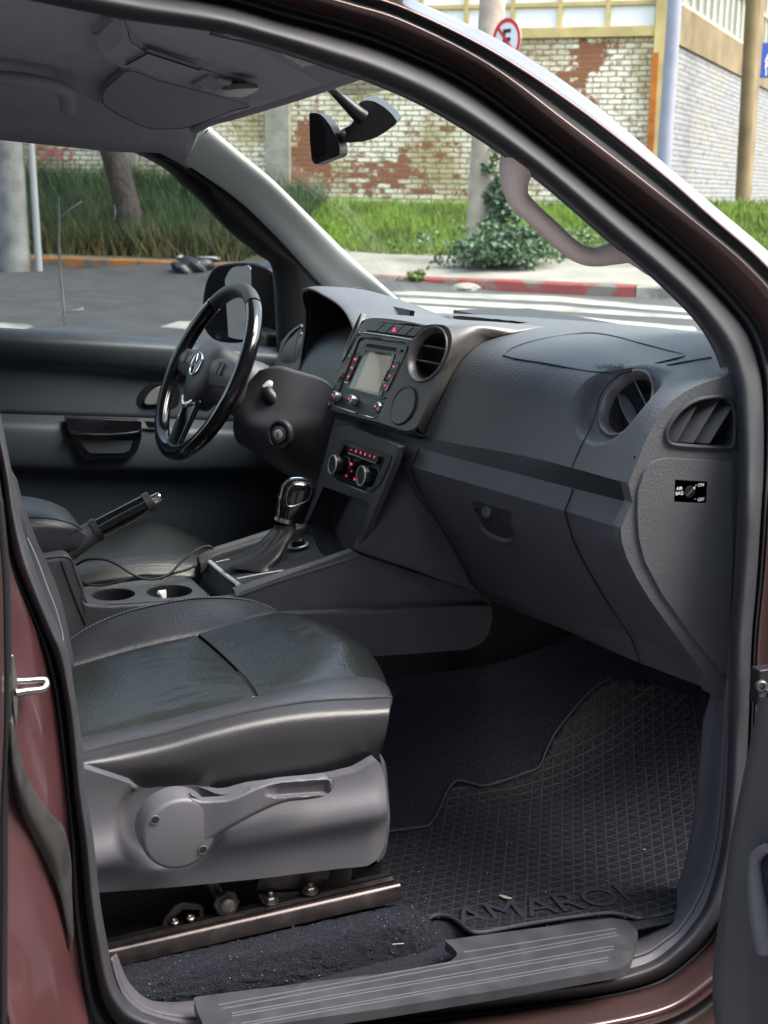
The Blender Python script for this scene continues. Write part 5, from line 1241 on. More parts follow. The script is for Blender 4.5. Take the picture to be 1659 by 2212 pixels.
# ---- sill: kick trim, scuff plate, carpet hump
sill = part('sill_trim')
inn = [(1600, 1000), (1592, 1106), (1584, 1250), (1573, 1382), (1566, 1470), (1549, 1530), (1543, 1600), (1535, 1680), (1525, 1759), (1512, 1830), (1495, 1885), (1468, 1940), (1430, 1990), (1395, 2008), (1340, 2030), (1200, 2050), (1000, 2085), (829, 2110), (640, 2135), (500, 2150), (417, 2163), (360, 2166), (320, 2160), (290, 2138), (270, 2110), (250, 2060)]
out_ = [(1604, 1000), (1600, 1106), (1592, 1250), (1581, 1382), (1577, 1470), (1577, 1550), (1574, 1620), (1572, 1701), (1568, 1765), (1560, 1832), (1545, 1900), (1520, 1960), (1490, 2010), (1455, 2045), (1400, 2082), (1250, 2115), (1050, 2143), (829, 2170), (640, 2200), (520, 2222), (430, 2218), (370, 2208), (315, 2190), (275, 2160), (255, 2125), (240, 2070)]
ri = [so_(u, v, .075) for u, v in inn]; ro = [so_(u, v, .004) for u, v in out_]
rm = [so_(a[0]*.5+b_[0]*.5, a[1]*.5+b_[1]*.5, .028) for a, b_ in zip(inn, out_)]
loft('kick_trim', [[p+Vector((0, .03, -.03)) for p in ri], ri, rm, ro], plastic_mid, sill, n=180, m=24, sharp=180, solid=.002)
tube('trim_edge', [so_(a[0]*.35+b_[0]*.65, a[1]*.35+b_[1]*.65, .016) for a, b_ in list(zip(inn, out_))[4:]], .0022, plastic_mid, sill, n=150, sec=8)
sp = part('scuff_plate')
PZ = Vector((.735, -.72, .508)); PN = Vector((.09, -.10, 1)).normalized(); plS = PL(PZ, PN)
plo = rnd([(417, 2154), (520, 2140), (700, 2118), (829, 2102), (920, 2087), (975, 2076), (990, 2060), (975, 2043), (958, 2031), (1069, 2016), (1200, 1999), (1324, 1983), (1352, 1987), (1378, 2011), (1378, 2022), (1360, 2080), (1342, 2092), (1200, 2117), (1079, 2138), (829, 2178), (640, 2205), (460, 2232), (440, 2215), (428, 2190)], 8)
panel('plate', plo, plS, M('scuffed plastic', (.034, .035, .040), .45, vary=.25, vscale=30, bump=[('noise', 500, .35, .0004)]), sp, push=(0, 0, -.014), step=12, bevel=.003, seg=3)
for (a, b_) in [(( 470, 2172), (1330, 2015)), ((480, 2180), (1335, 2021)), ((500, 2190), (1325, 2044)), ((500, 2196), (1325, 2051)), ((520, 2212), (1315, 2069)), ((520, 2218), (1312, 2076)), ((1000, 2058), (1330, 2006))]:
    tube('rib', [plS(*a)+PN*.0003, plS(*b_)+PN*.0003], .0011, plastic_mid, sp, sec=8, n=6)
# carpet
cp = part('carpet')
hump = [[(120, 2095, -.60), (232, 2080, -.60), (400, 2045, -.60), (600, 2003, -.60), (780, 1965, -.60), (850, 1950, -.60), (880, 1950, -.585)],
        [(120, 2108, -.645), (232, 2098, -.645), (400, 2062, -.645), (600, 2018, -.645), (780, 1978, -.645), (868, 1962, -.642), (905, 1965, -.62)],
        [(120, 2150, -.675), (245, 2125, -.675), (400, 2092, -.675), (600, 2052, -.675), (790, 2012, -.672), (890, 1998, -.668), (940, 1998, -.645)],
        [(120, 2185, -.690), (270, 2160, -.690), (420, 2145, -.688), (620, 2112, -.686), (820, 2080, -.682), (930, 2066, -.678), (985, 2052, -.662)],
        [(120, 2205, -.690), (290, 2180, -.690), (430, 2162, -.688), (640, 2126, -.686), (840, 2096, -.682), (945, 2078, -.678), (992, 2062, -.664)]]
hR = np.array([spl(P3(r), 90) for r in hump]); hR = np.array([spl(hR[:, j], 40) for j in range(90)]).transpose(1, 0, 2)
hR += np.random.normal(0, .0009, hR.shape)
V, Fc = grid(hR); mk('carpet_hump', V, Fc, carpet, cp, sharp=180, solid=.002)
# pile fibres on the hump
m_ = MB(); H = hR
for _ in range(26000):
    i = random.randrange(39); j = random.randrange(89); a, b_ = random.random(), random.random()
    p = H[i, j]*(1-a)*(1-b_)+H[i, j+1]*(1-a)*b_+H[i+1, j]*a*(1-b_)+H[i+1, j+1]*a*b_
    d = np.array([random.gauss(0, .5), -.7+random.gauss(0, .4), .8+random.gauss(0, .4)]); d *= random.uniform(.002, .0045)/np.linalg.norm(d)
    s_ = np.array([random.gauss(0, 1), random.gauss(0, 1), random.gauss(0, .4)]); s_ *= .00035/np.linalg.norm(s_)
    m_.add([p-s_, p+s_, p+d], [(0, 1, 2)])
o = m_.go('carpet_pile', M('pile', (.05, .054, .068), .9, spec=.2), cp, smooth=False); o['kind'] = 'stuff'
# floor carpet: far side / tunnel and footwell
def floor_z(x, y):
    z = .470
    z += .9*max(0, x-1.08)**2
    t = max(0, y+.33)
    z += 3.2*t*t if t < .16 else .082+3.3*(t-.16)
    return z
rows = []
for x in np.linspace(.0, 1.6, 60):
    rows.append([(x, y, min(floor_z(x, y), .80)+random.gauss(0, .0006)) for y in np.linspace(-.74, -.135, 44)])
V, Fc = grid(rows); mk('floor_carpet', V, Fc, carpet, cp, sharp=180, solid=.003)

sk = MB()
for _ in range(240):
    if random.random() < .55:
        i = random.randrange(8, 38); j = random.randrange(4, 88); p = Vector(hR[i, j])+Vector((0, -.002, .003))
    else:
        x_, y_ = random.uniform(.72, 1.15), random.uniform(-.72, -.2); p = Vector((x_, y_, min(floor_z(x_, y_), .8)+.0085))
    r_ = random.uniform(.0004, .0013)
    sk.add([p+Vector((-r_, 0, 0)), p+Vector((r_*.5, r_, 0)), p+Vector((r_, -r_*.4, r_*.5)), p+Vector((0, 0, r_))], [(0, 1, 3), (1, 2, 3), (2, 0, 3), (0, 2, 1)])
o = sk.go('lint', M('lint', (.45, .44, .42), .9), cp, smooth=False); o['kind'] = 'stuff'
# ------------------------------------------------------------------ loose things in the cabin
def tri_mat():
    m = M('ribbed rubber', (.008, .008, .011), .6, spec=.3, vary=.2, vscale=9); t = m.node_tree; b_ = t.nodes['Principled BSDF']
    tc = t.nodes.new('ShaderNodeTexCoord'); sx = t.nodes.new('ShaderNodeSeparateXYZ'); t.links.new(tc.outputs['Object'], sx.inputs[0])
    def mth(op, a, b2=None):
        n = t.nodes.new('ShaderNodeMath'); n.operation = op
        for i, v in enumerate((a, b2)):
            if v is None: continue
            if isinstance(v, (int, float)): n.inputs[i].default_value = v
            else: t.links.new(v, n.inputs[i])
        return n.outputs[0]
    k_ = 48.0; X, Y_ = sx.outputs[0], sx.outputs[1]
    def wave(cx_, cy_): return mth('PINGPONG', mth('ADD', mth('MULTIPLY', X, cx_*k_), mth('MULTIPLY', Y_, cy_*k_)), .5)
    h = mth('MINIMUM', mth('MINIMUM', wave(0, 1.15), wave(1, .58)), wave(-1, .58))
    mr = t.nodes.new('ShaderNodeMapRange'); mr.inputs['From Min'].default_value = .0; mr.inputs['From Max'].default_value = .12; mr.inputs['To Min'].default_value = 1; mr.inputs['To Max'].default_value = 0
    t.links.new(h, mr.inputs[0])
    cm = t.nodes.new('ShaderNodeMix'); cm.data_type = 'RGBA'; cm.inputs[6].default_value = (.008, .0085, .012, 1); cm.inputs[7].default_value = (.027, .027, .034, 1)
    t.links.new(mr.outputs[0], cm.inputs[0]); t.links.new(cm.outputs[2], b_.inputs['Base Color'])
    bp = t.nodes.new('ShaderNodeBump'); bp.inputs['Strength'].default_value = .6; bp.inputs['Distance'].default_value = .0014; t.links.new(mr.outputs[0], bp.inputs['Height']); t.links.new(bp.outputs[0], b_.inputs['Normal'])
    return m
matt = tri_mat()
fm = empty('floor_mat', (1.0, -.5, .47)); fm.location = (0, 0, 0)
tag(fm, 'black rubber floor mat with a triangle pattern in the passenger footwell', 'floor mat')
def fz2(p):
    z = floor_z(p.x, p.y)+.006
    # curled front-left lip near the sill
    d = sqrt(((p.x-.80)/.10)**2+((p.y+.70)/.05)**2); z += .02*math.exp(-d*d)
    return z
fsurf = IMP(lambda p: -1 if p.z < fz2(p) else 1, 1.2, 3.2, 120)
mo_ = [(760, 1815), (829, 1800), (900, 1790), (929, 1782), (949, 1749), (966, 1712), (985, 1690), (1010, 1692), (1044, 1700), (1085, 1690), (1129, 1674), (1164, 1659), (1180, 1622), (1199, 1586), (1235, 1540), (1279, 1491), (1320, 1466), (1400, 1470), (1560, 1520), (1560, 1700), (1540, 1850), (1500, 1950), (1439, 1974), (1374, 1985), (1319, 1975), (1250, 1982), (1179, 1992), (1100, 2006), (1039, 2017), (1012, 2012), (990, 1994), (968, 1982), (944, 1979), (925, 1986), (890, 1975), (830, 1940), (760, 1900)]
panel('mat_sheet', lin(mo_, 150, closed=True), fsurf, matt, fm, push=(0, 0, -.004), step=11, sharp=180)
ml = [fsurf(*q) for q in mo_[28:34]]
tube('mat_lip', [fsurf(*q)+Vector((0, 0, .002)) for q in mo_[23:34]], .003, rubber, fm, n=60, sec=8)
tube('mat_lip', [fsurf(*q)+Vector((0, 0, .002)) for q in mo_[1:17]], .0025, rubber, fm, n=80, sec=8)
ta, tb_ = fsurf(1015, 1985), fsurf(1340, 1938)
text('mat_lettering', 'AMAROK', fsurf(1195, 1958)+Vector((0, 0, .003)), tb_-ta, Vector((0, 1, 0)), .075, M('mat letter', (.020, .020, .025), .55), fm, ext=.0007)

cb = tube('charging_cable', [pt(*zh(*q), y) for q, y in [((560, 690), .10), ((640, 650), .09), ((760, 645), .09), ((860, 680), .09), ((960, 745), .085), ((1060, 790), .08), ((1160, 790), .08), ((1260, 750), .09), ((1330, 680), .10), ((1420, 600), .11), ((1520, 550), .12), ((1572, 570), .12), ((1540, 640), .12), ((1440, 700), .11), ((1330, 740), .10), ((1200, 765), .10), ((1050, 765), .10), ((900, 810), .10), ((740, 840), .10), ((640, 830), .10), ((595, 805), .10)]], .0024, M('cable jacket', (.008, .008, .01), .6), None, n=200, sec=8)
tag(cb, 'thin black charging cable looped beside the handbrake over the driver seat edge', 'cable')
tis = ptz(*zh(1203, 925), CH)
m_ = MB(); N = 10
vt = [tis+Vector((random.uniform(-.009, .009), random.uniform(-.006, .006), random.uniform(-.008, .012))) for _ in range(14)]
bm = bmesh.new(); [bm.verts.new(v) for v in vt]; bmesh.ops.convex_hull(bm, input=bm.verts); me = bpy.data.meshes.new('crumpled_tissue'); bm.to_mesh(me); bm.free()
o = bpy.data.objects.new('crumpled_tissue', me); me.materials.append(M('tissue', (.8, .8, .82), .8)); COL.objects.link(o)
tag(o, 'small white scrap of tissue in the front cup holder', 'tissue')
leafm = M('dry leaf', (.30, .27, .22), .8)
def scrap(name, pts3, r, label, cat, flat=(0, 0, 1)):
    o = tube(name, pts3, r, leafm, None, sec=6, flat=(flat, .35)); return tag(o, label, cat)
scrap('dry_leaf', [fsurf(1079, 1938)+Vector((0, 0, .004)), fsurf(1090, 1944)+Vector((0, 0, .005)), fsurf(1105, 1946)+Vector((0, 0, .004))], [.0012, .004, .002], 'small curled dry leaf lying on the black floor mat', 'leaf')
scrap('straw_bit', [plS(860, 2073)+Vector((0, .02, .012)), plS(885, 2071)+Vector((0, .02, .012))], .0009, 'short straw bit on the carpet beside the sill plate', 'straw')
scrap('crumb', [fsurf(1389, 1839)+Vector((0, 0, .004)), fsurf(1394, 1840)+Vector((0, 0, .004))], .0015, 'tiny pale crumb on the mat toward the door', 'crumb')

exec_out = True
# ------------------------------------------------------------------ outside
FH = Vector((sin(AZ), cos(AZ), 0)); RH = Vector((cos(AZ), -sin(AZ), 0)); C0 = Vector((CAM.x, CAM.y, 0))
def ST(s, t, z=0): return C0+RH*s+FH*t+Vector((0, 0, z))
def stof(p): q = Vector(p)-C0; return q.dot(RH), q.dot(FH)
k_ = .30
wdir = (RH-FH*k_).normalized(); wn = Vector((-wdir.y, wdir.x, 0));  wn = wn if wn.dot(FH) < 0 else -wn   # faces the camera
Wp = ST(4.55, 22.5)
plW = PL(Wp, wn)
plK = PL(ST(0, 18.3), wn)       # kerb line
# kerb foot heights taken along the kerb line
kerb_px = [(-300, 562), (0, 575), (300, 584), (590, 600), (820, 620), (1100, 630), (1370, 643), (1700, 655)]
kb = [plK(u, v) for u, v in kerb_px]
ks = [(p-ST(0, 18.3)).dot(wdir) for p in kb]; kz = [p.z for p in kb]
def kerb_z(a): return float(np.interp(a, ks, kz))
def ground_z(p):
    """terrain height at a plan point"""
    q = Vector((p.x, p.y, 0))-ST(0, 18.3); a = q.dot(wdir); d = -q.dot(wn)   # d>0 beyond kerb
    zk = kerb_z(a)
    if d < 0:
        t = min(1, max(0, (18+d)/18)); return zk*t*t*(3-2*t) if zk > 0 else zk*t
    z = zk+.14
    zp = pave_z(a); wb = wall_base(a)
    if d < 2.2:
        t = min(1, d/2.2); return z+(zp-z)*t
    f_ = min(1, (d-2.2)/1.9); return zp+(wb-zp)*f_
wb_px = [(-300, 395), (0, 396), (200, 398), (400, 405), (640, 432), (820, 440), (1040, 445), (1200, 445), (1400, 440)]
wbp = [plW(u, v) for u, v in wb_px]; wbs = [(p-Wp).dot(wdir) for p in wbp]; wbz = [p.z for p in wbp]
aoff = (Wp-ST(0, 18.3)).dot(wdir)
plP = PL(ST(0, 18.3)-wn*2.2, wn)
pp_ = [plP(u, v) for u, v in [(-300, 480), (0, 490), (300, 500), (560, 515), (750, 545), (1000, 553), (1400, 560), (1700, 562)]]
ps_ = [(p-ST(0, 18.3)).dot(wdir) for p in pp_]; pz_ = [p.z for p in pp_]
def pave_z(a): return float(np.interp(a, ps_, pz_))
def wall_base(a): return float(np.interp(a-aoff, wbs, wbz))
asph = M('asphalt', (.052, .053, .055), .9, vary=.25, vscale=3, bump=[('noise', 60, .5, .01)])
conc = M('old pavement', (.23, .22, .19), .9, vary=.25, vscale=1.6, bump=[('noise', 14, .5, .02)])
rows = []
def band(name, d0, d1, nd, a0, a1, na, mat, dz=0, kind='structure'):
    R = []
    for i in range(nd+1):
        d = d0+(d1-d0)*i/nd; R.append([])
        for j in range(na+1):
            p = ST(0, 18.3)+wdir*(a0+(a1-a0)*j/na)-wn*d; R[-1].append((p.x, p.y, ground_z(p)+dz))
    V, Fc = grid(R); o = mk(name, V, Fc, mat, None, sharp=180); tag(o, kind=kind); return o
band('road', -60, -.0, 60, -45, 45, 60, asph)
a_of0 = lambda u, v: (plK(u, v)-ST(0, 18.3)).dot(wdir)
tag(band('pavement', .13, 2.4, 10, -30, 20, 60, conc), kind='structure')
soil = M('soil', (.06, .062, .035), 1, vary=.4, vscale=2)
band('grass_bank_soil', .3, 4.15, 20, -30, a_of0(650, 610), 60, soil, dz=.004)
band('grass_bank_soil', 2.2, 4.15, 12, a_of0(650, 610), 20, 60, soil, dz=.004)
# far ground out to the horizon
b = MB(); b.add([ST(-300, -120, -.25), ST(300, -120, -.25), ST(300, 300, -.25), ST(-300, 300, -.25)], [(0, 1, 2, 3)])
tag(b.go('ground', soil), kind='structure')
# near pavement under/behind the camera
b = MB(); b.box(Vector((0, -3.2, .06)), (60, 4.2, .12)); tag(b.go('near_pavement', M('paving slabs', (.13, .125, .12), .9, vary=.2, vscale=2)), kind='structure')
# kerbs
def kerb(name, a0, a1, col, label, n=24):
    V = []; Fc = []
    for i in range(n+1):
        a = a0+(a1-a0)*i/n; p = ST(0, 18.3)+wdir*a; z = kerb_z(a); w_ = random.uniform(-.008, .008)
        for dd_, zz in ((-.012, -.05), (.0+w_, .125+w_), (.02, .148), (.16, .15), (.16, -.05)): V.append(p-wn*dd_+Vector((0, 0, z+zz)))
    for i in range(n):
        for j in range(4): Fc.append((i*5+j, i*5+j+1, i*5+6+j, i*5+5+j))
    Fc += [tuple(range(5)), tuple(n*5+j for j in range(5))]
    m = bpy.data.materials.new(name+' paint'); m.use_nodes = True; t = m.node_tree; b_ = t.nodes['Principled BSDF']; b_.inputs['Roughness'].default_value = .9
    tc = t.nodes.new('ShaderNodeTexCoord'); nz = t.nodes.new('ShaderNodeTexNoise'); nz.inputs['Scale'].default_value = 2.2; nz.inputs['Detail'].default_value = 8; t.links.new(tc.outputs['Object'], nz.inputs['Vector'])
    rp = t.nodes.new('ShaderNodeValToRGB'); rp.color_ramp.elements[0].position = .40; rp.color_ramp.elements[0].color = (.16, .15, .13, 1); rp.color_ramp.elements[1].position = .47; rp.color_ramp.elements[1].color = (*col, 1)
    t.links.new(nz.outputs['Fac'], rp.inputs[0]); t.links.new(rp.outputs[0], b_.inputs['Base Color'])
    o = mk(name, V, Fc, m, None, sharp=30); return tag(o, label, 'kerb', kind='structure')
a_of = lambda u, v: (plK(u, v)-ST(0, 18.3)).dot(wdir)
kerb('kerb', a_of(-400, 560), a_of(590, 595), (.42, .17, .05), 'worn orange painted kerb')
kerb('kerb', a_of(815, 618), a_of(1372, 643), (.24, .055, .05), 'red painted kerb')
kerb('kerb', a_of(1374, 643), a_of(1900, 650), (.3, .28, .25), 'bare concrete kerb')
kerb('kerb', a_of(591, 596), a_of(814, 618), (.28, .16, .12), 'bare kerb')
# zebra stripes
white_p = M('road paint', (.27, .27, .235), .9, vary=.45, vscale=2.5)
def gsurf(dz): return IMP(lambda p: (ground_z(p)+dz)-p.z if False else (p.z-ground_z(p)-dz), 6, 40, 140)
gs = gsurf(.004)
zeb = part
def stripe(px, label=None):
    o = panel('zebra_stripe', rnd(px, 3), gs, white_p, None, push=None, step=16); return tag(o, kind='structure')
stripe([(840, 628), (1200, 640), (1500, 668), (1500, 676), (1200, 652), (845, 636)])
stripe([(856, 642), (1200, 660), (1506, 684), (1508, 690), (1200, 672), (868, 652)])
stripe([(875, 658), (1200, 680), (1500, 706), (1510, 720), (1300, 706), (890, 676)])
stripe([(345, 706), (385, 694), (430, 694), (420, 712)])
stripe([(-60, 706), (0, 697), (60, 700), (75, 706), (30, 716), (-60, 716)])
# brick materials
def brick_mat(name, white=(.78, .76, .66), red=(.30, .105, .06), mort=(.42, .40, .32), thr=.42, seed=0, yellow=.35, sc=1.0, origin=Wp, axis=wdir, patches=(), dirt=(.22, .125, .045, 1)):
    m = bpy.data.materials.new(name); m.use_nodes = True; t = m.node_tree; b_ = t.nodes['Principled BSDF']; b_.inputs['Roughness'].default_value = .85
    uv = t.nodes.new('ShaderNodeUVMap'); L = t.links.new
    br_ = t.nodes.new('ShaderNodeTexBrick'); br_.inputs['Scale'].default_value = 1; br_.inputs['Brick Width'].default_value = .24; br_.inputs['Row Height'].default_value = .085
    br_.inputs['Mortar Size'].default_value = .011; br_.inputs['Mortar Smooth'].default_value = .4; br_.inputs['Color1'].default_value = (1, 1, 1, 1); br_.inputs['Color2'].default_value = (.8, .8, .8, 1); br_.inputs['Mortar'].default_value = (.0, .0, .0, 1)
    # ragged joints
    nd = t.nodes.new('ShaderNodeTexNoise'); nd.inputs['Scale'].default_value = 9; L(uv.outputs[0], nd.inputs['Vector'])
    ad = t.nodes.new('ShaderNodeVectorMath'); ad.operation = 'MULTIPLY_ADD'; ad.inputs[1].default_value = (.06, .034, 0); L(nd.outputs['Color'], ad.inputs[0]); L(uv.outputs[0], ad.inputs[2]); L(ad.outputs[0], br_.inputs['Vector'])
    nz = t.nodes.new('ShaderNodeTexNoise'); nz.inputs['Scale'].default_value = .55*sc; nz.inputs['Detail'].default_value = 9; nz.inputs['Roughness'].default_value = .68
    of = t.nodes.new('ShaderNodeVectorMath'); of.inputs[1].default_value = (seed, seed*2, 0); L(uv.outputs[0], of.inputs[0]); L(of.outputs[0], nz.inputs['Vector'])
    # brick-wise offset so flaking follows bricks
    bv = t.nodes.new('ShaderNodeMath'); bv.operation = 'MULTIPLY_ADD'; bv.inputs[1].default_value = .55; sp2_ = t.nodes.new('ShaderNodeSeparateColor'); L(br_.outputs['Color'], sp2_.inputs[0]); L(sp2_.outputs[0], bv.inputs[0]); nf = t.nodes.new('ShaderNodeTexNoise'); nf.inputs['Scale'].default_value = 3.2; nf.inputs['Detail'].default_value = 7; nf.inputs['Roughness'].default_value = .7; L(of.outputs[0], nf.inputs['Vector'])
    mxn = t.nodes.new('ShaderNodeMath'); mxn.operation = 'MULTIPLY_ADD'; mxn.inputs[1].default_value = .55; L(nf.outputs['Fac'], mxn.inputs[0])
    hf_ = t.nodes.new('ShaderNodeMath'); hf_.operation = 'MULTIPLY'; hf_.inputs[1].default_value = .45; L(nz.outputs['Fac'], hf_.inputs[0]); L(hf_.outputs[0], mxn.inputs[2])
    pk = mxn.outputs[0]
    for (pa, pz, ra, rz, amt) in patches:
        sb = t.nodes.new('ShaderNodeVectorMath'); sb.operation = 'SUBTRACT'; sb.inputs[1].default_value = (pa, pz, 0); L(uv.outputs[0], sb.inputs[0])
        mu_ = t.nodes.new('ShaderNodeVectorMath'); mu_.operation = 'MULTIPLY'; mu_.inputs[1].default_value = (1/ra, 1/rz, 0); L(sb.outputs[0], mu_.inputs[0])
        ln = t.nodes.new('ShaderNodeVectorMath'); ln.operation = 'LENGTH'; L(mu_.outputs[0], ln.inputs[0])
        q_ = t.nodes.new('ShaderNodeMapRange'); q_.inputs[1].default_value = 0; q_.inputs[2].default_value = 1.3; q_.inputs[3].default_value = -amt; q_.inputs[4].default_value = 0; L(ln.outputs['Value'], q_.inputs[0])
        ad_ = t.nodes.new('ShaderNodeMath'); ad_.operation = 'ADD'; L(pk, ad_.inputs[0]); L(q_.outputs[0], ad_.inputs[1]); pk = ad_.outputs[0]
    L(pk, bv.inputs[2])
    rp = t.nodes.new('ShaderNodeValToRGB'); rp.color_ramp.elements[0].position = thr+.455; rp.color_ramp.elements[1].position = thr+.485; rp.color_ramp.elements[0].color = (0, 0, 0, 1); rp.color_ramp.elements[1].color = (1, 1, 1, 1); L(bv.outputs[0], rp.inputs[0])
    n2_ = t.nodes.new('ShaderNodeTexNoise'); n2_.inputs['Scale'].default_value = .8; n2_.inputs['Detail'].default_value = 6; L(of.outputs[0], n2_.inputs['Vector'])
    yr_ = t.nodes.new('ShaderNodeMapRange'); yr_.inputs[1].default_value = .45; yr_.inputs[2].default_value = .62; yr_.inputs[3].default_value = 0; yr_.inputs[4].default_value = yellow; L(n2_.outputs['Fac'], yr_.inputs[0])
    wy_ = t.nodes.new('ShaderNodeMix'); wy_.data_type = 'RGBA'; wy_.inputs[6].default_value = (*white, 1); wy_.inputs[7].default_value = (.36, .30, .10, 1); L(yr_.outputs[0], wy_.inputs[0])
    mx = t.nodes.new('ShaderNodeMix'); mx.data_type = 'RGBA'; mx.inputs[6].default_value = (*red, 1); L(rp.outputs[0], mx.inputs[0]); L(wy_.outputs[2], mx.inputs[7])
    m2 = t.nodes.new('ShaderNodeMix'); m2.data_type = 'RGBA'; m2.inputs[7].default_value = (*mort, 1); L(br_.outputs['Fac'], m2.inputs[0]); L(mx.outputs[2], m2.inputs[6])
    ds_ = t.nodes.new('ShaderNodeTexNoise'); ds_.inputs['Scale'].default_value = 6; ds_.inputs['Detail'].default_value = 8; ds_.inputs['Roughness'].default_value = .75; L(of.outputs[0], ds_.inputs['Vector'])
    dr_ = t.nodes.new('ShaderNodeValToRGB'); dr_.color_ramp.elements[0].position = .50; dr_.color_ramp.elements[1].position = .62; dr_.color_ramp.elements[0].color = (0, 0, 0, 1); dr_.color_ramp.elements[1].color = (.8, .8, .8, 1); L(ds_.outputs['Fac'], dr_.inputs[0])
    m3 = t.nodes.new('ShaderNodeMix'); m3.data_type = 'RGBA'; m3.inputs[7].default_value = dirt; L(dr_.outputs[0], m3.inputs[0]); L(m2.outputs[2], m3.inputs[6])
    L(m3.outputs[2], b_.inputs['Base Color'])
    bp = t.nodes.new('ShaderNodeBump'); bp.inputs['Strength'].default_value = 1; bp.inputs['Distance'].default_value = .012; bp.invert = True; L(br_.outputs['Fac'], bp.inputs['Height']); L(bp.outputs[0], b_.inputs['Normal'])
    return m
def wallq(name, org, ax, a0, a1, z0, z1, mat, par, thick=.25, nrm_=None, z0f=None):
    """vertical wall slab with metric UVs"""
    n = 24; V = []; Fc = []; uvs = []
    th = -nrm_*thick
    for i in range(n+1):
        a = a0+(a1-a0)*i/n; zb = z0f(a) if z0f else z0
        for z, t_ in ((zb, 0), (z1, 0), (z1, 1), (zb, 1)):
            p = org+ax*a+th*t_; V.append((p.x, p.y, z)); uvs.append((a, z))
    for i in range(n):
        for j in range(4): Fc.append((i*4+j, i*4+(j+1) % 4, (i+1)*4+(j+1) % 4, (i+1)*4+j))
    Fc += [(0, 1, 2, 3), (n*4+3, n*4+2, n*4+1, n*4)]
    me = bpy.data.meshes.new(name); me.from_pydata(V, [], Fc); me.update()
    ul = me.uv_layers.new(name='UVMap')
    for lp in me.loops: ul.data[lp.index].uv = uvs[lp.vertex_index]
    bm = bmesh.new(); bm.from_mesh(me); bmesh.ops.recalc_face_normals(bm, faces=bm.faces); bm.to_mesh(me); bm.free()
    me.materials.append(mat); o = bpy.data.objects.new(name, me); COL.objects.link(o); setp(o, par); return o
bA = empty('warehouse', (0, 0, 0)); tag(bA, 'old warehouse of peeling white painted brick with yellow framed windows along its top', 'building')
zle = plW(1300, 78).z          # underside of window ledge
def aw(u, v): return (plW(u, v)-Wp).dot(wdir)
aC = aw(1442, 200)
def pc(u, v, ru, rv, amt):
    p = plW(u, v); q = plW(u+ru, v); r_ = plW(u, v+rv); return ((p-Wp).dot(wdir), p.z, abs((q-p).dot(wdir)), abs(r_.z-p.z), amt)
wbr = brick_mat('peeling brick', seed=3.3, thr=.405, mort=(.27, .20, .085), white=(.92, .88, .72), yellow=.75, patches=[pc(1285, 115, 55, 45, .27), pc(1245, 175, 60, 55, .25), pc(1310, 290, 55, 50, .17), pc(655, 330, 50, 110, .20), pc(850, 375, 190, 55, .16), pc(960, 300, 140, 80, .07), pc(1180, 130, 60, 60, .09)])
wallq('wall', Wp, wdir, -16, aC, -.3, zle-.02, wbr, bA, nrm_=wn)
ycon = M('yellow concrete', (.50, .40, .17), .8, vary=.2, vscale=3)
tan_s = M('dimmed concrete', (.17, .13, .065), .9, vary=.35, vscale=1.5)  # darker copy of the weathered concrete; strong side light offset in the colour
tan_ = M('weathered concrete', (.34, .29, .19), .9, vary=.3, vscale=1.5, bump=[('noise', 12, .4, .02)])
def wbox(name, a0, a1, z0, z1, out, dep, mat, par, org=Wp, ax=wdir, nn=wn, bevel=.006):
    b_ = MB(); c = org+ax*((a0+a1)/2)+nn*(out-dep/2); b_.box(Vector((c.x, c.y, (z0+z1)/2)), (a1-a0, dep, z1-z0), ax, nn, (0, 0, 1)); return b_.go(name, mat, par, bevel=bevel)
wbox('ledge', -16, aC, zle-.02, zle+.14, .08, .33, ycon, bA)
panes = M('frosted pane', (.80, .84, .86), .25, vary=.06, vscale=1.2)
pw = aw(1312, 60)-aw(1204, 60); ph = plW(1300, 6).z-0; z1p = plW(1300, 10).z
a_m = [aw(u, 60) for u in (1204, 1312)]
step_ = (aw(1418, 60)-aw(1206, 60))/2.0
zb0 = zle+.14; pht = plW(1300, 12).z-zb0
for r in range(4):
    wbox('window', -16, aC-.2, zb0+r*(pht+.07), zb0+r*(pht+.07)+pht, -.06, .02, panes, bA, bevel=0)
    wbox('window_frame', -16, aC-.2, zb0+r*(pht+.07)+pht, zb0+(r+1)*(pht+.07), -.0, .10, ycon, bA)
x_ = aw(1312, 60); spc = aw(1418, 60)-aw(1312, 60)
for i in range(-18, 2):
    a_ = x_+i*spc
    if a_ < aC-.1: wbox('window_frame', a_-.035, a_+.035, zb0, zb0+4*(pht+.07), .005, .10, ycon, bA)
wbox('wall_top', -16, aC, zb0+4*(pht+.07), zb0+4*(pht+.07)+1.2, .02, .3, tan_, bA)
# pilasters
rustm = M('rusty strip', (.42, .14, .02), .85, vary=.35, vscale=4)
aP0, aP1 = aw(1414, 100), aw(1442, 100)
wbox('pilaster', aP0, aP1, -.3, zb0+6, .12, .3, ycon, bA)
zr1, zr0 = plW(1410, 115).z, -.2
wbox('rust_streak', aP0-.02, (aP0*.55+aP1*.45), zr0, zr1, .135, .02, rustm, bA)
colm_ = M('stained column', (.33, .31, .25), .9, vary=.35, vscale=2.5, bump=[('noise', 8, .6, .02)])
wbox('pilaster', aw(577, 330), aw(629, 330), 0, zle+3, .10, .3, colm_, bA)
wbox('pilaster', aw(270, 330), aw(298, 330), 0, zle+3, .10, .3, colm_, bA)
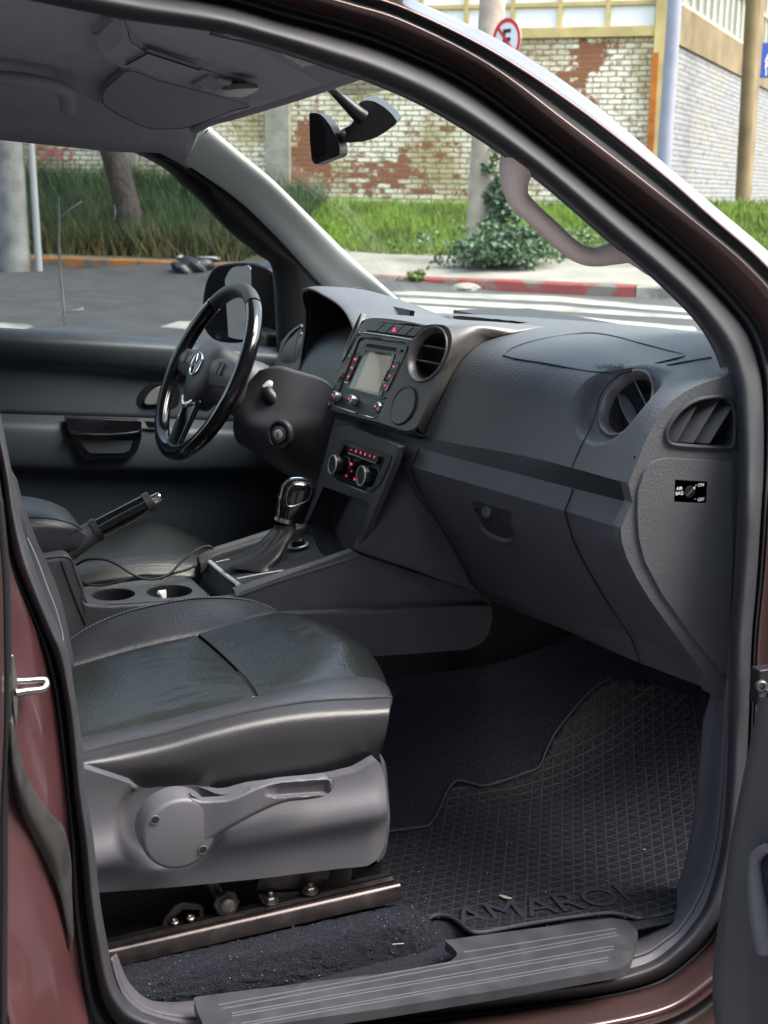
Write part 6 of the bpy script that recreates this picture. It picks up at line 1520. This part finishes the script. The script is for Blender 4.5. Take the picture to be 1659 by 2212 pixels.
# red graffiti
gm_ = M('red graffiti', (.55, .16, .14), .8)
gc = plW(113, 328)+wn*.012
tpx = 1/ (FPX/((gc-CAM).dot(FW)))
def gline(px): tube('graffiti', [plW(u, v)+wn*.012 for u, v in px], .022, gm_, bA, sec=6, n=40, flat=(tuple(wn), .2))
gline([(92, 318), (84, 316), (79, 323), (84, 331), (92, 338), (90, 346), (82, 349)])
gline([(100, 345), (104, 322), (111, 336), (118, 320), (124, 345)])
gline([(124, 322), (125, 345), (125, 362)])
gline([(140, 320), (148, 322), (155, 332), (152, 344), (142, 348), (134, 342), (132, 330), (140, 320)])
# corner side wall receding to the right
Cp = Wp+wdir*aC; bdir = (RH*.42+FH).normalized(); bn = Vector((bdir.y, -bdir.x, 0)); bn = bn if bn.dot(FH*-1) > 0 or bn.dot(RH) > 0 else -bn
plB2 = PL(Cp, bn)
zwt = plB2(1480, 106).z; zbt = plB2(1500, 30).z
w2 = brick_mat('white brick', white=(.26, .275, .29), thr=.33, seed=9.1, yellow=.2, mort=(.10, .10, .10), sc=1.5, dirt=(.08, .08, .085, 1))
wallq('side_wall', Cp, bdir, 0, 26, -.4, zwt, w2, bA, nrm_=bn)
wbox('side_band', 0, 26, zwt, zbt, .04, .3, tan_s, bA, Cp, bdir, bn)
gp = M('old glass', (.22, .27, .27), .35, vary=.35, vscale=2)
wbox('window', .3, 26, zbt, zbt+3.2, -.05, .02, gp, bA, Cp, bdir, bn, bevel=0)
mul = M('pale mullion', (.48, .44, .34), .8)
for i in range(40):
    wbox('window_frame', .3+i*.65, .3+i*.65+.05, zbt, zbt+3.2, .0, .06, mul, bA, Cp, bdir, bn, bevel=0)
for r in (.0, .85, 1.7, 2.55): wbox('window_frame', .3, 26, zbt+r, zbt+r+.06, .01, .07, mul, bA, Cp, bdir, bn, bevel=0)
abp = (plB2(1616, 150)-Cp).dot(bdir)
wbox('pilaster', abp, abp+.8, -.3, zbt+4, .14, .3, tan_s, bA, Cp, bdir, bn)
wbox('roof_slab', 0, 26, zbt+3.26, zbt+4.2, .02, .3, tan_, bA, Cp, bdir, bn)

hf = empty('added_house_front', (0, 0, 0)); tag(hf, 'unseen dark house front added behind the viewer to shade the cabin', 'house')
b = MB(); b.box((2, -8.0, 4.5), (34, .3, 9.0)); b.go('wall', M('added wall render', (.10, .085, .08), .9), hf)  # added unseen wall: blocks low sky light, gives the paint something to reflect
for i_ in range(5):
    b = MB(); b.box((-7+i_*4.4, -7.82, 2.2), (1.3, .12, 1.6)); b.go('window', gloss, hf)
# poles
def pole(name, px_top, px_bot, t_, r, mat, label, cat, parts=False):
    P_ = ST(0, t_); pp = PL(P_, FH); a = pp(*px_top); b_ = pp(*px_bot); gz = ground_z(b_)
    d = (a-b_).normalized(); base = b_+d*((gz-.1-b_.z)/d.z)
    L = 8.5; o = tube(name, [base, base+d*L*.5, base+d*L], [r*1.06, r, r*.9], mat, None, sec=24, n=12); tag(o, label, cat); return o, base, d
cpm = M('concrete pole', (.36, .31, .25), .9, vary=.2, vscale=5, bump=[('noise', 30, .4, .01)])
cpm2 = M('stained pole', (.25, .25, .24), .9, vary=.35, vscale=4)
gpm = M('grey metal pole', (.24, .26, .31), .5, vary=.1, vscale=3)
pole('utility_pole', (1064, 0), (1032, 550), 19.6, .175, cpm, 'thick concrete utility pole rising out of the bush', 'pole')
pole('street_pole', (1458, 0), (1432, 380), 18.9, .092, gpm, 'smooth grey metal pole in front of the yellow pilaster', 'pole')
pole('utility_pole', (14, 260), (32, 560), 18.9, .20, cpm2, 'thick stained pole seen through the driver window', 'pole')
pole('drain_pipe', (64, 260), (82, 540), 18.9, .045, M('galvanised', (.40, .41, .42), .5), 'thin pale pipe standing beside the stained pole', 'pipe')
pole('street_pole', (1625, 0), (1603, 420), 24, .11, tan_s, 'slim weathered pole by the white side wall', 'pole')
# leaning tree
tk = empty('street_tree', (0, 0, 0)); tag(tk, 'leaning tree with dark bark behind the tall grass', 'tree')
pT = PL(ST(0, 20.3), FH)
bark = M('bark', (.065, .052, .045), .95, vary=.4, vscale=8, bump=[('noise', 16, .8, .04)])
tp = [pT(*q) for q in [(285, 520), (272, 440), (252, 360), (228, 290), (205, 230), (190, 150), (195, 40)]]
tube('trunk', tp, [.24, .19, .175, .165, .16, .15, .12], bark, tk, sec=16, n=60)
lf_m = M('leaf green', (.055, .10, .028), .6, vary=.4, vscale=3)
def leaves(name, c, rad, n, size, mat, par=None, squash=(1, 1, 1), label=None, cat=None, up=0):
    m_ = MB(); cl_ = [Vector(c)+Vector((random.gauss(0, .45)*rad*squash[0], random.gauss(0, .45)*rad*squash[1], random.gauss(0, .4)*rad*squash[2])) for _ in range(max(5, n//60))]
    for i in range(n):
        q = random.choice(cl_)+Vector((random.gauss(0, .16)*rad*squash[0], random.gauss(0, .16)*rad*squash[1], random.gauss(0, .16)*rad*squash[2]))
        d = Vector((random.gauss(0, 1), random.gauss(0, 1), random.gauss(0, 1)+up)).normalized()*size*random.uniform(.6, 1.4); e = d.orthogonal().normalized(); e = (e*cos(i)+d.normalized().cross(e)*sin(i))*size*.35
        m_.add([q-d*.5, q+e, q+d*.5, q-e], [(0, 1, 2, 3)])
    o = m_.go(name, mat, par, smooth=False)
    if cat: tag(o, label, cat)
    return o
leaves('crown', tp[-1]+Vector((0, 0, 1.2)), 1.8, 5000, .14, lf_m, tk)
tube('limb', [tp[-2], tp[-2]+Vector((.5, .1, .8)), tp[-2]+Vector((.9, .2, 1.7))], [.08, .06, .03], bark, tk, sec=10)
# bush by the pole and vine
pBsh = PL(ST(0, 19.0), FH); bc_ = pBsh(1075, 575); bc_.z = max(bc_.z, ground_z(bc_)+.25)
bu = empty('roadside_bush', (0, 0, 0)); tag(bu, 'leafy dark green bush at the foot of the concrete pole', 'bush')
bum = M('bush leaves', (.07, .12, .06), .6, vary=.45, vscale=4)
leaves('foliage', bc_+Vector((0, 0, .0)), .60, 3800, .075, bum, bu, squash=(1.15, .8, .38))
leaves('foliage', bc_+Vector((.05, 0, .1)), .9, 900, .075, bum, bu, squash=(1.2, .8, .45))
pV = PL(ST(0, 19.35), FH)
for q, rr_, nn_ in [((1078, 525), .34, 900), ((1084, 478), .30, 700), ((1064, 440), .27, 520), ((1080, 405), .24, 340), ((1058, 372), .18, 170), ((1068, 338), .13, 70)]: leaves('foliage', pV(*q), rr_, nn_, .08, bum, bu, squash=(.8, .5, .9))
for dx_ in (-.2, 0, .2): tube('stem', [Vector((bc_.x+dx_, bc_.y, ground_z(bc_)-.05)), bc_+Vector((dx_*1.3, 0, .3))], .012, bark, bu, sec=6)
leaves('weed', plK(903, 606)+Vector((0, 0, .05)), .22, 500, .07, M('weed leaves', (.13, .17, .05), .6, vary=.3, vscale=5), None, squash=(1, .7, .5), label='small yellow green weed growing over the red kerb', cat='weed')
# grass
def grass(name, a0, a1, d0, d1, n, h, mat, hvar=.4, wdt=.012):
    m_ = []; V = np.zeros((n*3, 3)); 
    for i in range(n):
        a = random.uniform(a0, a1); d = random.uniform(d0, d1); p = ST(0, 18.3)+wdir*a-wn*d; z = ground_z(p)
        hh = h*random.uniform(1-hvar, 1+hvar); ang = random.uniform(0, pi); sx = cos(ang)*wdt; sy = sin(ang)*wdt
        V[i*3] = (p.x-sx, p.y-sy, z); V[i*3+1] = (p.x+sx, p.y+sy, z); V[i*3+2] = (p.x+random.gauss(0, .35)*hh, p.y+random.gauss(0, .35)*hh, z+hh)
    Fc = [(i*3, i*3+1, i*3+2) for i in range(n)]
    me = bpy.data.meshes.new(name); me.from_pydata(V.tolist(), [], Fc); me.update(); me.materials.append(mat)
    o = bpy.data.objects.new(name, me); COL.objects.link(o); tag(o, kind='stuff'); return o
gr_d = M('tall grass', (.05, .085, .035), .7, vary=.6, vscale=1.6)
gr_l = M('bright grass', (.17, .26, .035), .7, vary=.35, vscale=1.5)
aL = a_of(500, 590)
grass('tall_grass', -12, aL, .25, 2.4, 30000, .42, gr_d, .5)
grass('tall_grass', -12, aL, 2.2, 4.1, 22000, .35, gr_d, .5)
gr_y = M('dry grass', (.20, .17, .075), .8, vary=.3, vscale=3)
grass('dry_grass', -12, aL, .2, 1.2, 9000, .34, gr_y, .6)
grass('dry_grass', aL, 14, 2.15, 3.0, 5000, .10, gr_y, .5, .010)
gr_k = M('weed grass', (.035, .07, .02), .7, vary=.4, vscale=2)
grass('weeds', aL-.3, 14, 2.3, 4.1, 1800, .14, gr_k, .6, .012)
grass('weeds', -12, aL, .3, 3.4, 7000, .48, gr_k, .5, .014)
grass('short_grass', aL-.3, 14, 2.15, 4.1, 70000, .13, gr_l, .4, .010)
# bright grass by the side wall
R = []
gp0 = Cp+wdir*.1
for i in range(14):
    R.append([])
    for j in range(30):
        p = ST(0, 18.3)+wdir*(aoff+aC-2+j*.6)-wn*(2.2+i*1.6); R[-1].append((p.x, p.y, .75+.02*i))
# sign
def disc_sign():
    sg = empty('no_parking_sign', (0, 0, 0)); tag(sg, 'round red ringed no parking sign with crossed out letter E on the concrete pole', 'sign')
    c = PL(ST(0, 18.9), FH)(1094, 88); n = (-FH*.58-RH*.80).normalized(); x, y, n = frame_of(n); R_ = .285
    lathe('sign_plate', [(R_, -.006), (R_, .0), (.001, .0)], c, n, M('sign white', (.75, .75, .76), .5), sg, sec=48)
    redm = M('sign red', (.55, .015, .02), .5)
    lathe('red_ring', [(R_, .001), (R_, .004), (R_*.80, .004), (R_*.80, .001)], c, n, redm, sg, sec=48, caps=False)
    text('sign_letter', 'E', c+n*.004, x, y, .36, black, sg, ext=.001, bold=.008)
    b_ = MB(); b_.box(c+n*.008, (R_*1.75, .045, .004), (x*.707-y*.707), (x*.707+y*.707), n); b_.go('slash', redm, sg)
    b_ = MB(); b_.box(c-n*.03, (.30, .05, .04), x, y, n); b_.go('bracket', gpm, sg)
disc_sign()
bs = empty('street_name_sign', (0, 0, 0)); tag(bs, 'blue street sign with white lettering at the right edge of the view', 'sign')
pS = PL(ST(0, 17), FH); c = pS(1690, 131)
b = MB(); b.box(c, (.50, .02, .40), RH, FH, (0, 0, 1)); b.go('sign_board', M('sign blue', (.03, .08, .35), .5), bs, bevel=.004)
stx = M('sign text', (.8, .8, .8), .5)
for ch_, (u_, v_), sz_ in (('A', (1652, 125), .13), ('R', (1651, 142), .13), ('1', (1650, 158), .09)):
    text('sign_lettering', ch_, pS(u_, v_)-FH*.014, RH, (0, 0, 1), sz_, stx, bs, ext=.001, align='LEFT', bold=.003)
tube('post', [c+RH*.28+Vector((0, 0, .3)), c+RH*.28+Vector((0, 0, -4))], .03, gpm, bs, sec=10, smooth_path=False)
# rubbish bag
rb = PL(ST(0, 18.6), FH)(415, 530); rb.z = ground_z(rb)+.10
bm = bmesh.new(); bmesh.ops.create_icosphere(bm, subdivisions=4, radius=1)
for v in bm.verts:
    n_ = 1+.16*sin(v.co.x*7+v.co.z*4)+.10*sin(v.co.y*11+v.co.x*6)+random.gauss(0, .02); v.co = Vector((v.co.x*.26*n_, v.co.y*.2*n_, v.co.z*.15*n_))+rb
me = bpy.data.meshes.new('rubbish_bag'); bm.to_mesh(me); bm.free(); me.materials.append(M('bin liner', (.03, .03, .035), .3)); me.polygons.foreach_set('use_smooth', [True]*len(me.polygons))
o = bpy.data.objects.new('rubbish_bag', me); COL.objects.link(o); tag(o, 'black rubbish bag dumped beside the orange kerb', 'rubbish bag')
for i, (q, lab) in enumerate([((380, 553), 'crumpled white paper left of the rubbish bag'), ((440, 560), 'flattened pale carton in front of the rubbish bag')]):
    p = plK(*q)-wn*.2; p.z = ground_z(p)+.02
    bm = bmesh.new(); vs_ = [bm.verts.new(p+Vector((random.gauss(0, .07), random.gauss(0, .07), random.uniform(0, .05)))) for _ in range(12)]; bmesh.ops.convex_hull(bm, input=bm.verts)
    me = bpy.data.meshes.new('litter'); bm.to_mesh(me); bm.free(); me.materials.append(M('litter paper', (.55, .54, .5), .8)); o = bpy.data.objects.new('litter', me); COL.objects.link(o); tag(o, lab, 'litter')
p = plK(1010, 625)+wn*.05
bm = bmesh.new(); bmesh.ops.create_icosphere(bm, subdivisions=3, radius=1)
for v in bm.verts: v.co = Vector((v.co.x*.22, v.co.y*.16, v.co.z*.09))*(1+random.gauss(0, .06))+p
me = bpy.data.meshes.new('rubble'); bm.to_mesh(me); bm.free(); me.materials.append(conc); o = bpy.data.objects.new('rubble', me); COL.objects.link(o); tag(o, 'pale lump of broken concrete against the red kerb', 'rubble')
